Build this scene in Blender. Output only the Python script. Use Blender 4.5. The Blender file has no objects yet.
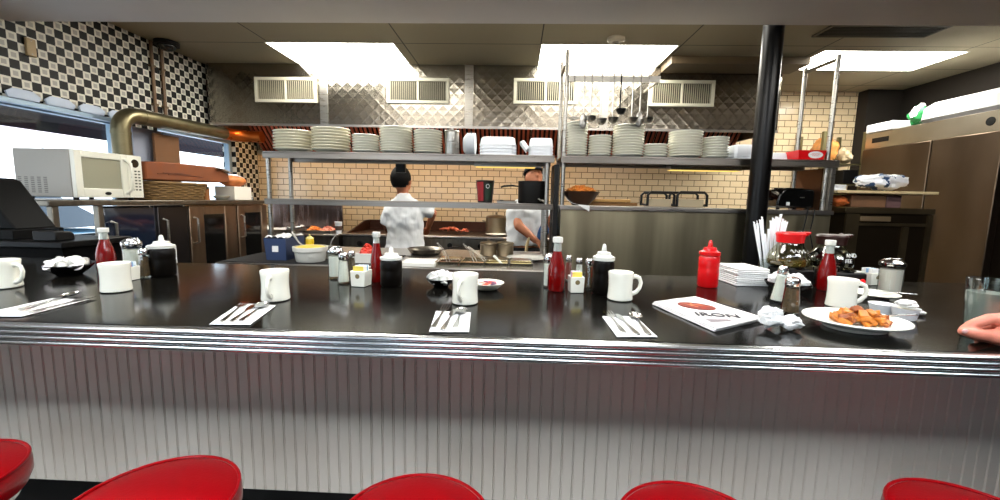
import bpy, bmesh, math, random
from mathutils import Vector as V, Matrix, Euler, noise
R = random.Random(7)
PI = math.pi
scene = bpy.context.scene
COL = scene.collection

# ------------------------------------------------------------------ camera
FOC = 415.0
CAMZ = 1.37
_p, _y, _r = (math.radians(a) for a in (6.86, 2.1, 1.16))
FWD = V((-math.sin(_y) * math.cos(_p), math.cos(_y) * math.cos(_p), -math.sin(_p)))
_rt = V((math.cos(_y), math.sin(_y), 0)); _up = _rt.cross(FWD)
RT = _rt * math.cos(_r) + _up * math.sin(_r)
UP = -_rt * math.sin(_r) + _up * math.cos(_r)
EYE = V((0, 0, CAMZ))
cam_data = bpy.data.cameras.new('camera'); cam = bpy.data.objects.new('camera', cam_data); COL.objects.link(cam)
cam_data.sensor_width = 36; cam_data.sensor_fit = 'HORIZONTAL'; cam_data.lens = FOC / 1000 * 36
cam_data.clip_start = 0.02; cam_data.clip_end = 200
cam.matrix_world = Matrix(((RT.x, UP.x, -FWD.x, EYE.x), (RT.y, UP.y, -FWD.y, EYE.y), (RT.z, UP.z, -FWD.z, EYE.z), (0, 0, 0, 1)))
scene.camera = cam
def ray(x, y): return RT * ((x - 500) / FOC) - UP * ((y - 250) / FOC) + FWD
def PZ(x, y, z): d = ray(x, y); return EYE + d * ((z - CAMZ) / d.z)      # a sight line met with a level, a frontal plane, a side plane
def PY(x, y, Y): d = ray(x, y); return EYE + d * (Y / d.y)
def PX(x, y, X): d = ray(x, y); return EYE + d * (X / d.x)

# ------------------------------------------------------------------ materials
MATS = {}
def lin(c):
    return tuple(((v / 255) / 12.92 if v / 255 <= .04045 else ((v / 255 + .055) / 1.055) ** 2.4) for v in c)
def nodes(m): return m.node_tree.nodes, m.node_tree.links
def mat(name, rgb, rough=.5, metal=0., spec=.5, coat=0., trans=0., ior=1.45, emit=0., vary=0., vscale=20., bump=0., bscale=60., stretch=(1, 1, 1), sheen=0., sss=0.):
    if name in MATS: return MATS[name]
    m = bpy.data.materials.new(name); m.use_nodes = True
    n, l = nodes(m); b = n['Principled BSDF']
    c = lin(rgb) + (1,)
    b.inputs['Base Color'].default_value = c
    b.inputs['Roughness'].default_value = rough; b.inputs['Metallic'].default_value = metal
    b.inputs['Specular IOR Level'].default_value = spec; b.inputs['Coat Weight'].default_value = coat
    b.inputs['Coat Roughness'].default_value = .08
    b.inputs['Transmission Weight'].default_value = trans; b.inputs['IOR'].default_value = ior
    if sss: b.inputs['Subsurface Weight'].default_value = sss; b.inputs['Subsurface Radius'].default_value = (.01, .004, .002)
    if emit: b.inputs['Emission Color'].default_value = c; b.inputs['Emission Strength'].default_value = emit
    if vary or bump:
        tc = n.new('ShaderNodeTexCoord'); mp = n.new('ShaderNodeMapping'); mp.inputs['Scale'].default_value = stretch
        l.new(tc.outputs['Object'], mp.inputs[0])
    if vary:
        t = n.new('ShaderNodeTexNoise'); t.inputs['Scale'].default_value = vscale; t.inputs['Detail'].default_value = 5
        l.new(mp.outputs[0], t.inputs['Vector'])
        r = n.new('ShaderNodeMapRange'); r.inputs['From Min'].default_value = .3; r.inputs['From Max'].default_value = .7
        r.inputs['To Min'].default_value = 1 - vary; r.inputs['To Max'].default_value = 1 + vary * .5
        l.new(t.outputs[0], r.inputs[0])
        mx = n.new('ShaderNodeMix'); mx.data_type = 'RGBA'; mx.blend_type = 'MULTIPLY'; mx.inputs[0].default_value = 1
        mx.inputs[6].default_value = c; l.new(r.outputs[0], mx.inputs[7]); l.new(mx.outputs[2], b.inputs['Base Color'])
        r2 = n.new('ShaderNodeMapRange'); r2.inputs['From Min'].default_value = .3; r2.inputs['From Max'].default_value = .7
        r2.inputs['To Min'].default_value = rough * .85; r2.inputs['To Max'].default_value = min(1, rough * 1.2)
        l.new(t.outputs[0], r2.inputs[0]); l.new(r2.outputs[0], b.inputs['Roughness'])
    if bump:
        t2 = n.new('ShaderNodeTexNoise'); t2.inputs['Scale'].default_value = bscale; t2.inputs['Detail'].default_value = 4
        l.new(mp.outputs[0], t2.inputs['Vector'])
        bp = n.new('ShaderNodeBump'); bp.inputs['Strength'].default_value = bump; bp.inputs['Distance'].default_value = .01
        l.new(t2.outputs[0], bp.inputs['Height']); l.new(bp.outputs[0], b.inputs['Normal'])
    MATS[name] = m; return m
def mathn(n, l, op, a, b=None):
    k = n.new('ShaderNodeMath'); k.operation = op
    for i, v in ((0, a), (1, b)):
        if v is None: continue
        if isinstance(v, (int, float)): k.inputs[i].default_value = v
        else: l.new(v, k.inputs[i])
    return k.outputs[0]

def glass_mat(name, rgb, rough=.03, op=.12):
    # thin clear glass: mostly passes light, with a reflection that grows at grazing angles
    m = bpy.data.materials.new(name); m.use_nodes = True; n, l = nodes(m); n.remove(n['Principled BSDF'])
    t = n.new('ShaderNodeBsdfTransparent'); t.inputs[0].default_value = lin(rgb) + (1,)
    g = n.new('ShaderNodeBsdfGlossy'); g.inputs['Roughness'].default_value = rough
    lw = n.new('ShaderNodeLayerWeight'); lw.inputs['Blend'].default_value = .25
    f = mathn(n, l, 'MULTIPLY_ADD', lw.outputs['Facing'], .5 if op > .1 else .1); f.node.inputs[2].default_value = op * .5
    mx = n.new('ShaderNodeMixShader'); l.new(f, mx.inputs[0]); l.new(t.outputs[0], mx.inputs[1]); l.new(g.outputs[0], mx.inputs[2])
    l.new(mx.outputs[0], n['Material Output'].inputs[0]); MATS[name] = m; return m

def wall_coords(n, l, a='X', b='Z'):
    tc = n.new('ShaderNodeTexCoord'); s = n.new('ShaderNodeSeparateXYZ'); l.new(tc.outputs['Object'], s.inputs[0])
    c = n.new('ShaderNodeCombineXYZ'); l.new(s.outputs[a], c.inputs['X']); l.new(s.outputs[b], c.inputs['Y']); return c.outputs[0], s
def tile_mat(name, a, b, w, h, mort, rough=.2, offset=.5, msize=.0035):
    m = bpy.data.materials.new(name); m.use_nodes = True; n, l = nodes(m); bs = n['Principled BSDF']
    vec, _ = wall_coords(n, l)
    t = n.new('ShaderNodeTexBrick'); t.offset = offset; t.inputs['Scale'].default_value = 1
    t.inputs['Color1'].default_value = lin(a) + (1,); t.inputs['Color2'].default_value = lin(b) + (1,); t.inputs['Mortar'].default_value = lin(mort) + (1,)
    t.inputs['Mortar Size'].default_value = msize; t.inputs['Mortar Smooth'].default_value = .1
    t.inputs['Brick Width'].default_value = w; t.inputs['Row Height'].default_value = h
    l.new(vec, t.inputs['Vector']); l.new(t.outputs['Color'], bs.inputs['Base Color'])
    bs.inputs['Roughness'].default_value = rough
    bp = n.new('ShaderNodeBump'); bp.inputs['Strength'].default_value = .5; bp.inputs['Distance'].default_value = .003; bp.invert = True
    l.new(t.outputs['Fac'], bp.inputs['Height']); l.new(bp.outputs[0], bs.inputs['Normal'])
    MATS[name] = m; return m
def checker_mat(name, s):
    m = bpy.data.materials.new(name); m.use_nodes = True; n, l = nodes(m); bs = n['Principled BSDF']
    vec, sp = wall_coords(n, l, 'Y', 'Z')
    u = mathn(n, l, 'DIVIDE', sp.outputs['Y'], s); v = mathn(n, l, 'DIVIDE', sp.outputs['Z'], s)
    fu = mathn(n, l, 'FLOOR', u); fv = mathn(n, l, 'FLOOR', v)
    par = mathn(n, l, 'MODULO', mathn(n, l, 'ADD', mathn(n, l, 'ADD', fu, fv), 1000), 2)
    # grey worn centre printed on every white tile
    cu = mathn(n, l, 'ABSOLUTE', mathn(n, l, 'SUBTRACT', mathn(n, l, 'SUBTRACT', u, fu), .5)); cv = mathn(n, l, 'ABSOLUTE', mathn(n, l, 'SUBTRACT', mathn(n, l, 'SUBTRACT', v, fv), .5))
    mxx = mathn(n, l, 'MAXIMUM', cu, cv)
    cen = mathn(n, l, 'LESS_THAN', mxx, .26)
    m1 = n.new('ShaderNodeMix'); m1.data_type = 'RGBA'; l.new(cen, m1.inputs[0]); m1.inputs[6].default_value = lin((226, 222, 208)) + (1,); m1.inputs[7].default_value = lin((178, 174, 166)) + (1,)
    m2 = n.new('ShaderNodeMix'); m2.data_type = 'RGBA'; l.new(par, m2.inputs[0]); m2.inputs[6].default_value = lin((14, 13, 11)) + (1,); l.new(m1.outputs[2], m2.inputs[7])
    l.new(m2.outputs[2], bs.inputs['Base Color']); bs.inputs['Roughness'].default_value = .5; bs.inputs['Specular IOR Level'].default_value = .2
    MATS[name] = m; return m
def quilt_mat(name, rgb, rough):
    # stainless sheet pressed with a diagonal diamond pattern
    m = bpy.data.materials.new(name); m.use_nodes = True; n, l = nodes(m); bs = n['Principled BSDF']
    vec, sp = wall_coords(n, l); P = .115
    def ridge(sgn):
        k = mathn(n, l, 'DIVIDE', mathn(n, l, 'ADD', sp.outputs['X'], mathn(n, l, 'MULTIPLY', sp.outputs['Z'], sgn)), P)
        fr = mathn(n, l, 'FRACT', k); d = mathn(n, l, 'ABSOLUTE', mathn(n, l, 'SUBTRACT', fr, .5)); return mathn(n, l, 'POWER', mathn(n, l, 'MULTIPLY', d, 2), 2.0)
    h = mathn(n, l, 'MAXIMUM', ridge(1.0), ridge(-1.0))
    bp = n.new('ShaderNodeBump'); bp.inputs['Strength'].default_value = .2; bp.inputs['Distance'].default_value = .006
    l.new(h, bp.inputs['Height']); l.new(bp.outputs[0], bs.inputs['Normal'])
    bs.inputs['Base Color'].default_value = lin(rgb) + (1,); bs.inputs['Metallic'].default_value = 1; bs.inputs['Roughness'].default_value = rough
    MATS[name] = m; return m
def ceiling_mat(name, rgb, ox, oy):
    m = bpy.data.materials.new(name); m.use_nodes = True; n, l = nodes(m); bs = n['Principled BSDF']
    tc = n.new('ShaderNodeTexCoord'); s = n.new('ShaderNodeSeparateXYZ'); l.new(tc.outputs['Object'], s.inputs[0])
    def line(o, off, p):
        k = mathn(n, l, 'FRACT', mathn(n, l, 'DIVIDE', mathn(n, l, 'ADD', o, off + p * 40), p)); d = mathn(n, l, 'ABSOLUTE', mathn(n, l, 'SUBTRACT', k, .5)); return mathn(n, l, 'GREATER_THAN', d, .5 - .005 / p)
    g = mathn(n, l, 'MAXIMUM', line(s.outputs['X'], -ox, 1.26), line(s.outputs['Y'], -oy, .61))
    mx = n.new('ShaderNodeMix'); mx.data_type = 'RGBA'; l.new(g, mx.inputs[0]); mx.inputs[6].default_value = lin(rgb) + (1,); mx.inputs[7].default_value = lin((52, 46, 38)) + (1,)
    l.new(mx.outputs[2], bs.inputs['Base Color']); bs.inputs['Roughness'].default_value = .8
    MATS[name] = m; return m
def emit_mat(name, rgb, s):
    m = bpy.data.materials.new(name); m.use_nodes = True; n, l = nodes(m); n.remove(n['Principled BSDF'])
    e = n.new('ShaderNodeEmission'); e.inputs[0].default_value = rgb + (1,); e.inputs[1].default_value = s
    l.new(e.outputs[0], n['Material Output'].inputs[0]); MATS[name] = m; return m

steel = mat('brushed_steel', (176, 172, 164), .3, 1, vary=.15, vscale=8, stretch=(1, 1, 18))
steel_h = mat('brushed_steel_level', (186, 180, 174), .3, 1, vary=.05, vscale=4, stretch=(1, 20, 20))
shelf_steel = mat('shelf_steel', (146, 138, 130), .32, 1, vary=.05, vscale=4, stretch=(1, 20, 20))
steel_dark = mat('dull_steel', (120, 114, 104), .35, 1, vary=.25, vscale=5, stretch=(6, 6, .7))
steel_brown = mat('aged_steel', (150, 128, 108), .36, 1, vary=.15, vscale=4, stretch=(5, 5, .6))
chrome = mat('chrome', (215, 215, 215), .1, 1)
iron = mat('black_iron', (14, 13, 12), .5, spec=.3)
black_plastic = mat('black_plastic', (9, 8, 8), .5, spec=.3)
black_gloss = mat('black_gloss', (8, 8, 8), .12, coat=.3)
counter_black = mat('counter_black', (11, 10, 8), .13, spec=.2, vary=.12, vscale=5)
china = mat('white_china', (236, 234, 220), .22, coat=.3)
china_cream = mat('cream_china', (226, 220, 196), .25, coat=.3)
paper = mat('white_paper', (226, 226, 224), .85, bump=.25, bscale=90)
paper_blue = mat('white_foam', (240, 243, 246), .6)
plastic_white = mat('white_plastic', (208, 208, 200), .35)
ketchup = mat('ketchup_red', (108, 5, 5), .2, coat=.35)
bright_red = mat('bright_red_plastic', (205, 10, 16), .3, coat=.2)
syrup = mat('dark_syrup', (9, 6, 4), .35, spec=.15)
clear = glass_mat('clear_glass', (242, 246, 244))
window_glass = glass_mat('window_glass', (246, 250, 252), .02, .08)
red_vinyl = mat('red_vinyl', (158, 2, 12), .28, coat=.25, bump=.06, bscale=140)
skin = mat('skin', (206, 142, 112), .5, sss=.06, vary=.06, vscale=30)
skin_tan = mat('tan_skin', (186, 118, 84), .5, sss=.05, vary=.06, vscale=30)
cloth_white = mat('white_cotton', (226, 228, 230), .9, bump=.5, bscale=14, stretch=(1.6, 1.6, .5))
hair_black = mat('black_hair', (6, 5, 5), .6, spec=.15, bump=.4, bscale=160)
cardboard = mat('cardboard', (122, 66, 34), .8, vary=.15, vscale=12)
wood = mat('pale_wood', (196, 150, 84), .5, vary=.2, vscale=6, stretch=(1, 14, 14))

# ------------------------------------------------------------------ mesh building
class MB:
    def __init__(s): s.bm = bmesh.new()
    def face(s, pts):
        vs = [s.bm.verts.new(p) for p in pts]
        try: return s.bm.faces.new(vs)
        except ValueError: return None
    def box(s, x0, x1, y0, y1, z0, z1, M=None):
        c = [V((x, y, z)) for z in (z0, z1) for y in (y0, y1) for x in (x0, x1)]
        if M: c = [M @ p for p in c]
        v = [s.bm.verts.new(p) for p in c]
        for f in ((0, 2, 3, 1), (4, 5, 7, 6), (0, 1, 5, 4), (2, 6, 7, 3), (0, 4, 6, 2), (1, 3, 7, 5)): s.bm.faces.new([v[i] for i in f])
        return s
    def rings(s, rs, closed=True, cap=(True, True), loop=False):
        vr = [[s.bm.verts.new(p) for p in r] for r in rs]; n = len(vr[0])
        pairs = list(zip(vr[:-1], vr[1:])) + ([(vr[-1], vr[0])] if loop else [])
        for a, b in pairs:
            for i in range(n if closed else n - 1):
                j = (i + 1) % n; s.bm.faces.new((a[i], a[j], b[j], b[i]))
        if not loop and closed:
            if cap[0]: s.bm.faces.new(vr[0][::-1])
            if cap[1]: s.bm.faces.new(vr[-1])
        return s
    def lathe(s, prof, n=24, c=(0, 0, 0), sx=1., sy=1., M=None, cap=(True, True)):
        c = V(c); rs = []
        for r, z in prof:
            r = max(r, 1e-4)
            ps = [V((r * sx * math.cos(2 * PI * i / n), r * sy * math.sin(2 * PI * i / n), z)) + c for i in range(n)]
            rs.append([M @ p for p in ps] if M else ps)
        return s.rings(rs, cap=cap)
    def tube(s, pts, r, n=8, loop=False, flat=1.):
        pts = [V(p) for p in pts]; rr = r if isinstance(r, (list, tuple)) else [r] * len(pts); rs = []; m = len(pts)
        up = None
        for i, p in enumerate(pts):
            a = pts[(i - 1) % m] if (loop or i > 0) else p; b = pts[(i + 1) % m] if (loop or i < m - 1) else p
            t = (b - a).normalized()
            if up is None:
                up = V((0, 0, 1)) if abs(t.z) < .9 else V((1, 0, 0))
            u = (up - t * up.dot(t)).normalized(); w = t.cross(u); up = u
            rs.append([p + (u * math.cos(2 * PI * k / n) * flat + w * math.sin(2 * PI * k / n)) * rr[i] for k in range(n)])
        return s.rings(rs, loop=loop)
    def prism(s, poly, axis, a, b, M=None):
        def P(u, v, w): 
            p = V((w, u, v)) if axis == 'x' else V((u, w, v)) if axis == 'y' else V((u, v, w))
            return M @ p if M else p
        return s.rings([[P(u, v, a) for u, v in poly], [P(u, v, b) for u, v in poly]])
    def ball(s, c, r, nu=14, nv=10, M=None):
        c = V(c); r = (r, r, r) if isinstance(r, (int, float)) else r
        prof = []
        rs = []
        for j in range(nv + 1):
            a = -PI / 2 + PI * j / nv; q = max(math.cos(a), 1e-3)
            ps = [V((r[0] * q * math.cos(2 * PI * i / nu), r[1] * q * math.sin(2 * PI * i / nu), r[2] * math.sin(a))) for i in range(nu)]
            if M: ps = [M @ p for p in ps]
            rs.append([p + c for p in ps])
        return s.rings(rs)
    def cone(s, a, b, ra, rb, n=12):          # rounded limb
        a = V(a); b = V(b); s.tube([a, b], [ra, rb], n); s.ball(a, ra, n, 8); s.ball(b, rb, n, 8); return s
    def grid(s, nx, ny, f):
        vs = [[s.bm.verts.new(f(i / nx, j / ny)) for i in range(nx + 1)] for j in range(ny + 1)]
        for j in range(ny):
            for i in range(nx): s.bm.faces.new((vs[j][i], vs[j][i + 1], vs[j + 1][i + 1], vs[j + 1][i]))
        return s
    def build(s, name, m, parent=None, smooth=True, bevel=0., loc=None, rot=None, solid=0., ang=.7, subsurf=0, kind=None, label=None):
        me = bpy.data.meshes.new(name)
        bmesh.ops.recalc_face_normals(s.bm, faces=s.bm.faces); s.bm.to_mesh(me); s.bm.free()
        me.materials.append(m)
        if smooth and len(me.polygons):
            me.polygons.foreach_set('use_smooth', [True] * len(me.polygons))
            try: me.set_sharp_from_angle(angle=ang)
            except Exception: pass
        o = bpy.data.objects.new(name, me); COL.objects.link(o)
        if parent is not None: o.parent = parent
        if loc is not None: o.location = loc
        if rot is not None: o.rotation_euler = rot
        if solid: k = o.modifiers.new('solid', 'SOLIDIFY'); k.thickness = solid; k.offset = 0
        if bevel:
            k = o.modifiers.new('bevel', 'BEVEL'); k.width = bevel; k.segments = 2; k.limit_method = 'ANGLE'; k.angle_limit = .6
        if subsurf: k = o.modifiers.new('sub', 'SUBSURF'); k.levels = subsurf; k.render_levels = subsurf
        if kind: o['kind'] = kind
        if label: o['label'] = label
        return o
def bake(o):
    dg = bpy.context.evaluated_depsgraph_get(); dg.update()
    me = bpy.data.meshes.new_from_object(o.evaluated_get(dg)); o.modifiers.clear(); o.data = me
    me.polygons.foreach_set('use_smooth', [True] * len(me.polygons)); return o
def remesh(o, vox, smooth=4):
    k = o.modifiers.new('remesh', 'REMESH'); k.mode = 'VOXEL'; k.voxel_size = vox
    if smooth: k2 = o.modifiers.new('smooth', 'SMOOTH'); k2.factor = .5; k2.iterations = smooth
    return bake(o)
def tag(o, label, cat, group=None, kind=None):
    o['label'] = label; o['category'] = cat
    if group: o['group'] = group
    if kind: o['kind'] = kind
    return o
def thing(name, label, cat, loc=(0, 0, 0), rz=0., group=None):
    o = bpy.data.objects.new(name, None); COL.objects.link(o); o.empty_display_size = .05
    o.location = loc; o.rotation_euler = (0, 0, rz); return tag(o, label, cat, group)
def dup(src, loc, rz=0., label=None, group=None, rot=None):
    r = src.copy(); COL.objects.link(r); r.location = loc; r.rotation_euler = rot if rot else (0, 0, rz)
    if label: r['label'] = label
    if group: r['group'] = group
    for ch in src.children:
        c = ch.copy(); COL.objects.link(c); c.parent = r
        for g in ch.children:
            d = g.copy(); COL.objects.link(d); d.parent = c
    return r
def struct(mb, name, m, **k):
    k.setdefault('smooth', False); return mb.build(name, m, kind='structure', **k)
def text_into(name, s, size, m, parent, loc, rot, depth=.0006, align='CENTER', shear=0.):
    cu = bpy.data.curves.new('t', 'FONT'); cu.body = s; cu.size = size; cu.extrude = depth; cu.align_x = align; cu.align_y = 'CENTER'; cu.shear = shear
    t = bpy.data.objects.new('t', cu); COL.objects.link(t)
    dg = bpy.context.evaluated_depsgraph_get(); dg.update()
    me = bpy.data.meshes.new_from_object(t.evaluated_get(dg)); bpy.data.objects.remove(t); me.materials.clear(); me.materials.append(m)
    o = bpy.data.objects.new(name, me); COL.objects.link(o); o.parent = parent; o.location = loc; o.rotation_euler = rot; return o
ORD = ['topmost', 'second from top', 'third from top', 'fourth from top', 'fifth from top', 'sixth from top', 'seventh from top', 'eighth from top', 'ninth from top', 'tenth from top'] + \
      [w + ' from top' for w in 'eleventh twelfth thirteenth fourteenth fifteenth sixteenth seventeenth eighteenth nineteenth twentieth twenty-first twenty-second twenty-third twenty-fourth twenty-fifth twenty-sixth twenty-seventh twenty-eighth'.split()]
ORDN = 'first second third fourth fifth sixth seventh eighth ninth tenth eleventh twelfth thirteenth fourteenth fifteenth sixteenth'.split()
# ================================================================== ROOM
XL, XR, YB, YF, ZC = -3.45, 4.6, 5.5, -3.2, 2.78
ZS, YS = 2.50, 2.83                                    # lower dining ceiling and its far edge
checker = checker_mat('checker_tile', .061)
tile = tile_mat('cream_subway_tile', (240, 219, 181), (234, 211, 171), .152, .076, (110, 72, 42), .18)
paint_grey = mat('grey_paint', (150, 146, 144), .8)
paint_dark = mat('dark_paint', (34, 28, 22), .8)
frame_blue = mat('window_frame_aluminium', (150, 172, 190), .4, .3)
floor_red = tile_mat('quarry_tile', (70, 44, 34), (60, 38, 30), .15, .15, (30, 26, 22), .5, 0)
struct(MB().box(XL - .2, XR + .2, YF - .2, YB + .2, -.1, 0), 'floor', floor_red)
cm = ceiling_mat('ceiling_tile', (150, 139, 116), .187, 3.97)
def hole_slab(mb, x0, x1, y0, y1, z0, z1, holes):      # level slab with rectangular holes
    xs = sorted({x0, x1, *[h[0] for h in holes], *[h[1] for h in holes]}); ys = sorted({y0, y1, *[h[2] for h in holes], *[h[3] for h in holes]})
    for a, b in zip(xs, xs[1:]):
        for c, d in zip(ys, ys[1:]):
            mx, my = (a + b) / 2, (c + d) / 2
            if not any(h[0] < mx < h[1] and h[2] < my < h[3] for h in holes): mb.box(a, b, c, d, z0, z1)
    return mb
LIGHTS = [(-2.38, -1.16, 3.965, 4.565), (.187, 1.43, 3.97, 4.58), (2.77, 4.05, 4.08, 4.65)]
PASS_FILL = [(-1.9, -.68, 2.86, 3.40), (.187, 1.43, 2.86, 3.40)]  # added fill lights that brighten the pass, hidden by the lower ceiling
COUNTER_FILL = [(-2.3, -1.08, 1.32, 1.86), (-.35, .87, 1.32, 1.86), (1.6, 2.82, 1.32, 1.86)]  # added fill lights for plates and counter things, out of view overhead
DLIGHTS = [(-2.6, -1.38, -.32, .28), (-.6, .62, -.32, .28), (1.4, 2.62, -.32, .28)]
struct(hole_slab(MB(), XL, XR, YS - .05, YB, ZC, ZC + .1, LIGHTS + PASS_FILL), 'ceiling', cm)
dm = mat('dining_ceiling_paint', (212, 204, 200), .8, vary=.04, vscale=3)
struct(hole_slab(MB(), XL, XR, YF, YS, ZS, ZS + .06, DLIGHTS + COUNTER_FILL), 'ceiling_dining', dm)
struct(MB().box(XL, XR, YS - .06, YS, ZS + .0605, ZC - .0005), 'trim_1', dm)
struct(MB().box(XL - .1, 4.2, YB, YB + .12, 0, ZC), 'wall_back', tile)
struct(MB().box(4.2005, XR + .1, YB - .15, YB + .12, 0, ZC), 'wall_back_dark', paint_dark)
struct(MB().box(XR, XR + .12, YF, YB, 0, ZC), 'wall_right', paint_dark)
# left wall with two windows
W1 = (.3, 3.60, .98, 2.0); W2 = (3.95, 5.06, .98, 2.03)
def wall_x(mb, x0, x1, y0, y1, z0, z1, holes):
    ys = sorted({y0, y1, *[h[0] for h in holes], *[h[1] for h in holes]}); zs = sorted({z0, z1, *[h[2] for h in holes], *[h[3] for h in holes]})
    for a, b in zip(ys, ys[1:]):
        for c, d in zip(zs, zs[1:]):
            my, mz = (a + b) / 2, (c + d) / 2
            if not any(h[0] < my < h[1] and h[2] < mz < h[3] for h in holes): mb.box(x0, x1, a, b, c, d)
    return mb
struct(wall_x(MB(), XL - .16, XL, YF, YB, 0, ZC, [W1, W2]), 'wall_left', checker)
# wall behind the diners: big shop windows
def wall_yy(mb, y0, y1, x0, x1, z0, z1, holes):
    xs = sorted({x0, x1, *[h[0] for h in holes], *[h[1] for h in holes]}); zs = sorted({z0, z1, *[h[2] for h in holes], *[h[3] for h in holes]})
    for a, b in zip(xs, xs[1:]):
        for c, d in zip(zs, zs[1:]):
            mx, mz = (a + b) / 2, (c + d) / 2
            if not any(h[0] < mx < h[1] and h[2] < mz < h[3] for h in holes): mb.box(a, b, y0, y1, c, d)
    return mb
WF = [(-3.2, -1.9, .9, 2.2), (-1.6, -.7, .9, 2.2)]
struct(wall_yy(MB(), YF - .12, YF, XL, XR, 0, ZS + .06, WF), 'wall_front', paint_grey)
def window_unit(name, axis, c, h, mull=()):
    a0, a1, z0, z1 = h; f = MB(); t = .05; d0, d1 = c
    def bx(mb, p, q, r, s, e=0):
        mb.box(d0 + e, d1 - e, p, q, r, s) if axis == 'x' else mb.box(p, q, d0 + e, d1 - e, r, s)
    bx(f, a0 + .001, a0 + t, z0 + .001, z1 - .001); bx(f, a1 - t, a1 - .001, z0 + .001, z1 - .001); bx(f, a0 + t, a1 - t, z0 + .001, z0 + t); bx(f, a0 + t, a1 - t, z1 - t, z1 - .001)
    for m_ in mull: bx(f, m_ - .03, m_ + .03, z0 + t, z1 - t)
    o = struct(f, name, frame_blue)
    g = MB(); md = (d1 - d0) / 2 - .003; bx(g, a0 + t, a1 - t, z0 + t, z1 - t, md); g.build('pane', window_glass, o, smooth=False)
    return o
window_unit('window_1', 'x', (XL - .11, XL - .05), W1, (2.2,))
window_unit('window_2', 'x', (XL - .11, XL - .05), W2)
window_unit('window_3', 'y', (YF - .09, YF - .04), WF[0], (-2.55,))
window_unit('window_4', 'y', (YF - .09, YF - .04), WF[1])
wt = mat('pale_blue_trim', (196, 208, 226), .5)
mb = MB()
for k in range(14):                                     # gathered valance over the first window
    a = .5 + k * .235; mb.lathe([(.0, .0), (.03, .01), (.034, .045), (.02, .075)], 10, (XL + .02, a, 1.985), .6, 3.2)
vl = mb.build('window_valance', wt); vl['kind'] = 'structure'
struct(MB().box(XL + .001, XL + .05, .3, 3.62, 1.955, 1.985), 'trim_2', frame_blue)
# column between the windows
struct(MB().box(XL + .001, XL + .06, 3.62, 3.93, .98, 1.95), 'trim_3', mat('blue_grey_panel', (150, 156, 172), .4))
# outside
struct(MB().box(-16, XL - .2, -3, 14, -.3, -.12), 'ground_outside', mat('pavement', (190, 190, 190), .9, vary=.1, vscale=2))
fac = tile_mat('pale_facade', (226, 222, 218), (214, 210, 208), 1.6, .5, (150, 150, 156), .8, 0, .02)
b = thing('street_building', 'pale storefront building across the street outside the window', 'building', (-11, 4, -.12))
m_ = MB(); m_.box(-1, 0, -9, 10, 0, 5); m_.build('facade', mat('facade_plaster', (226, 220, 214), .9, vary=.08, vscale=1.5), b, smooth=False)
for k in range(8): MB().box(-.001, .04, -8.4 + k * 2.3, -6.9 + k * 2.3, 1.0, 2.6).build('shop_window', mat('shop_glass', (196, 204, 212), .4), b, smooth=False)
for k in range(6): MB().box(-.001, .06, -8.4 + k * 3.1, -6.2 + k * 3.1, 2.75, 3.0).build('shop_fascia', mat('fascia', (190, 176, 182), .7), b, smooth=False)
for k in range(5): MB().box(.0, .03, -8 + k * 3.6, -5 + k * 3.6, 3.4, 3.9).build('upper_sign_band', mat('signband', (206, 150, 130), .7), b, smooth=False)
car = thing('parked_car', 'pale blue car parked on the street outside the window', 'car', (-7.4, 5.4, -.12), PI / 2)
cp = mat('car_paint', (110, 150, 180), .25, .2, coat=.5); gm = mat('car_glass', (30, 40, 50), .08)
mb = MB(); sec = [(-2.1, .35, .8, .75), (-2.0, .3, .92, .82), (-1.0, .28, 1.0, .86), (.0, .28, 1.02, .87), (1.0, .28, .98, .86), (1.95, .3, .84, .8), (2.1, .38, .7, .7)]
mb.rings([[V((x, sgn * w * k, z)) for sgn, k, z in ((-1, .9, z0), (-1, 1, (z0 + z1) / 2), (-1, .92, z1), (1, .92, z1), (1, 1, (z0 + z1) / 2), (1, .9, z0))] for x, z0, z1, w in sec]); mb.build('car_body', cp, car, subsurf=1)
mb = MB(); mb.rings([[V((x, sgn * w, z)) for sgn in (-1, 1)] + [V((x, w * .8, 1.0 + h)), V((x, -w * .8, 1.0 + h))] for x, w, z, h in ((-1.3, .78, .95, .02), (-.7, .76, .95, .42), (.5, .76, .95, .45), (1.2, .78, .95, .02))]); mb.build('car_cabin', gm, car)
for x in (-1.3, 1.3):
    for s in (-1, 1): MB().lathe([(.0, -.1), (.3, -.1), (.32, 0), (.3, .1), (0, .1)], 20, M=Matrix.Translation((x, s * .8, .32)) @ Matrix.Rotation(PI / 2, 4, 'X')).build('wheel', black_plastic, car)
AWZ = PX(50, 132.5, XL - 1.3).z - 2.3
aw = thing('awning_canopy', 'dark sloping canvas awning outside above both left wall windows', 'awning', (XL - .2, 2.5, 2.3))
mb = MB(); mb.prism([(-.005, .25), (-1.1, AWZ + .12), (-1.1, AWZ), (-1.08, AWZ), (-1.08, AWZ + .1), (-.005, .22)], 'y', -2.4, 5.2); mb.build('canvas', mat('dark_canvas', (26, 22, 34), .9), aw, smooth=False)
for yy in (-2.2, 0, 2.6, 5.0): MB().tube([(-.01, yy, -.0), (-1.06, yy, AWZ + .06)], .012).build('support_arm', iron, aw)

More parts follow.
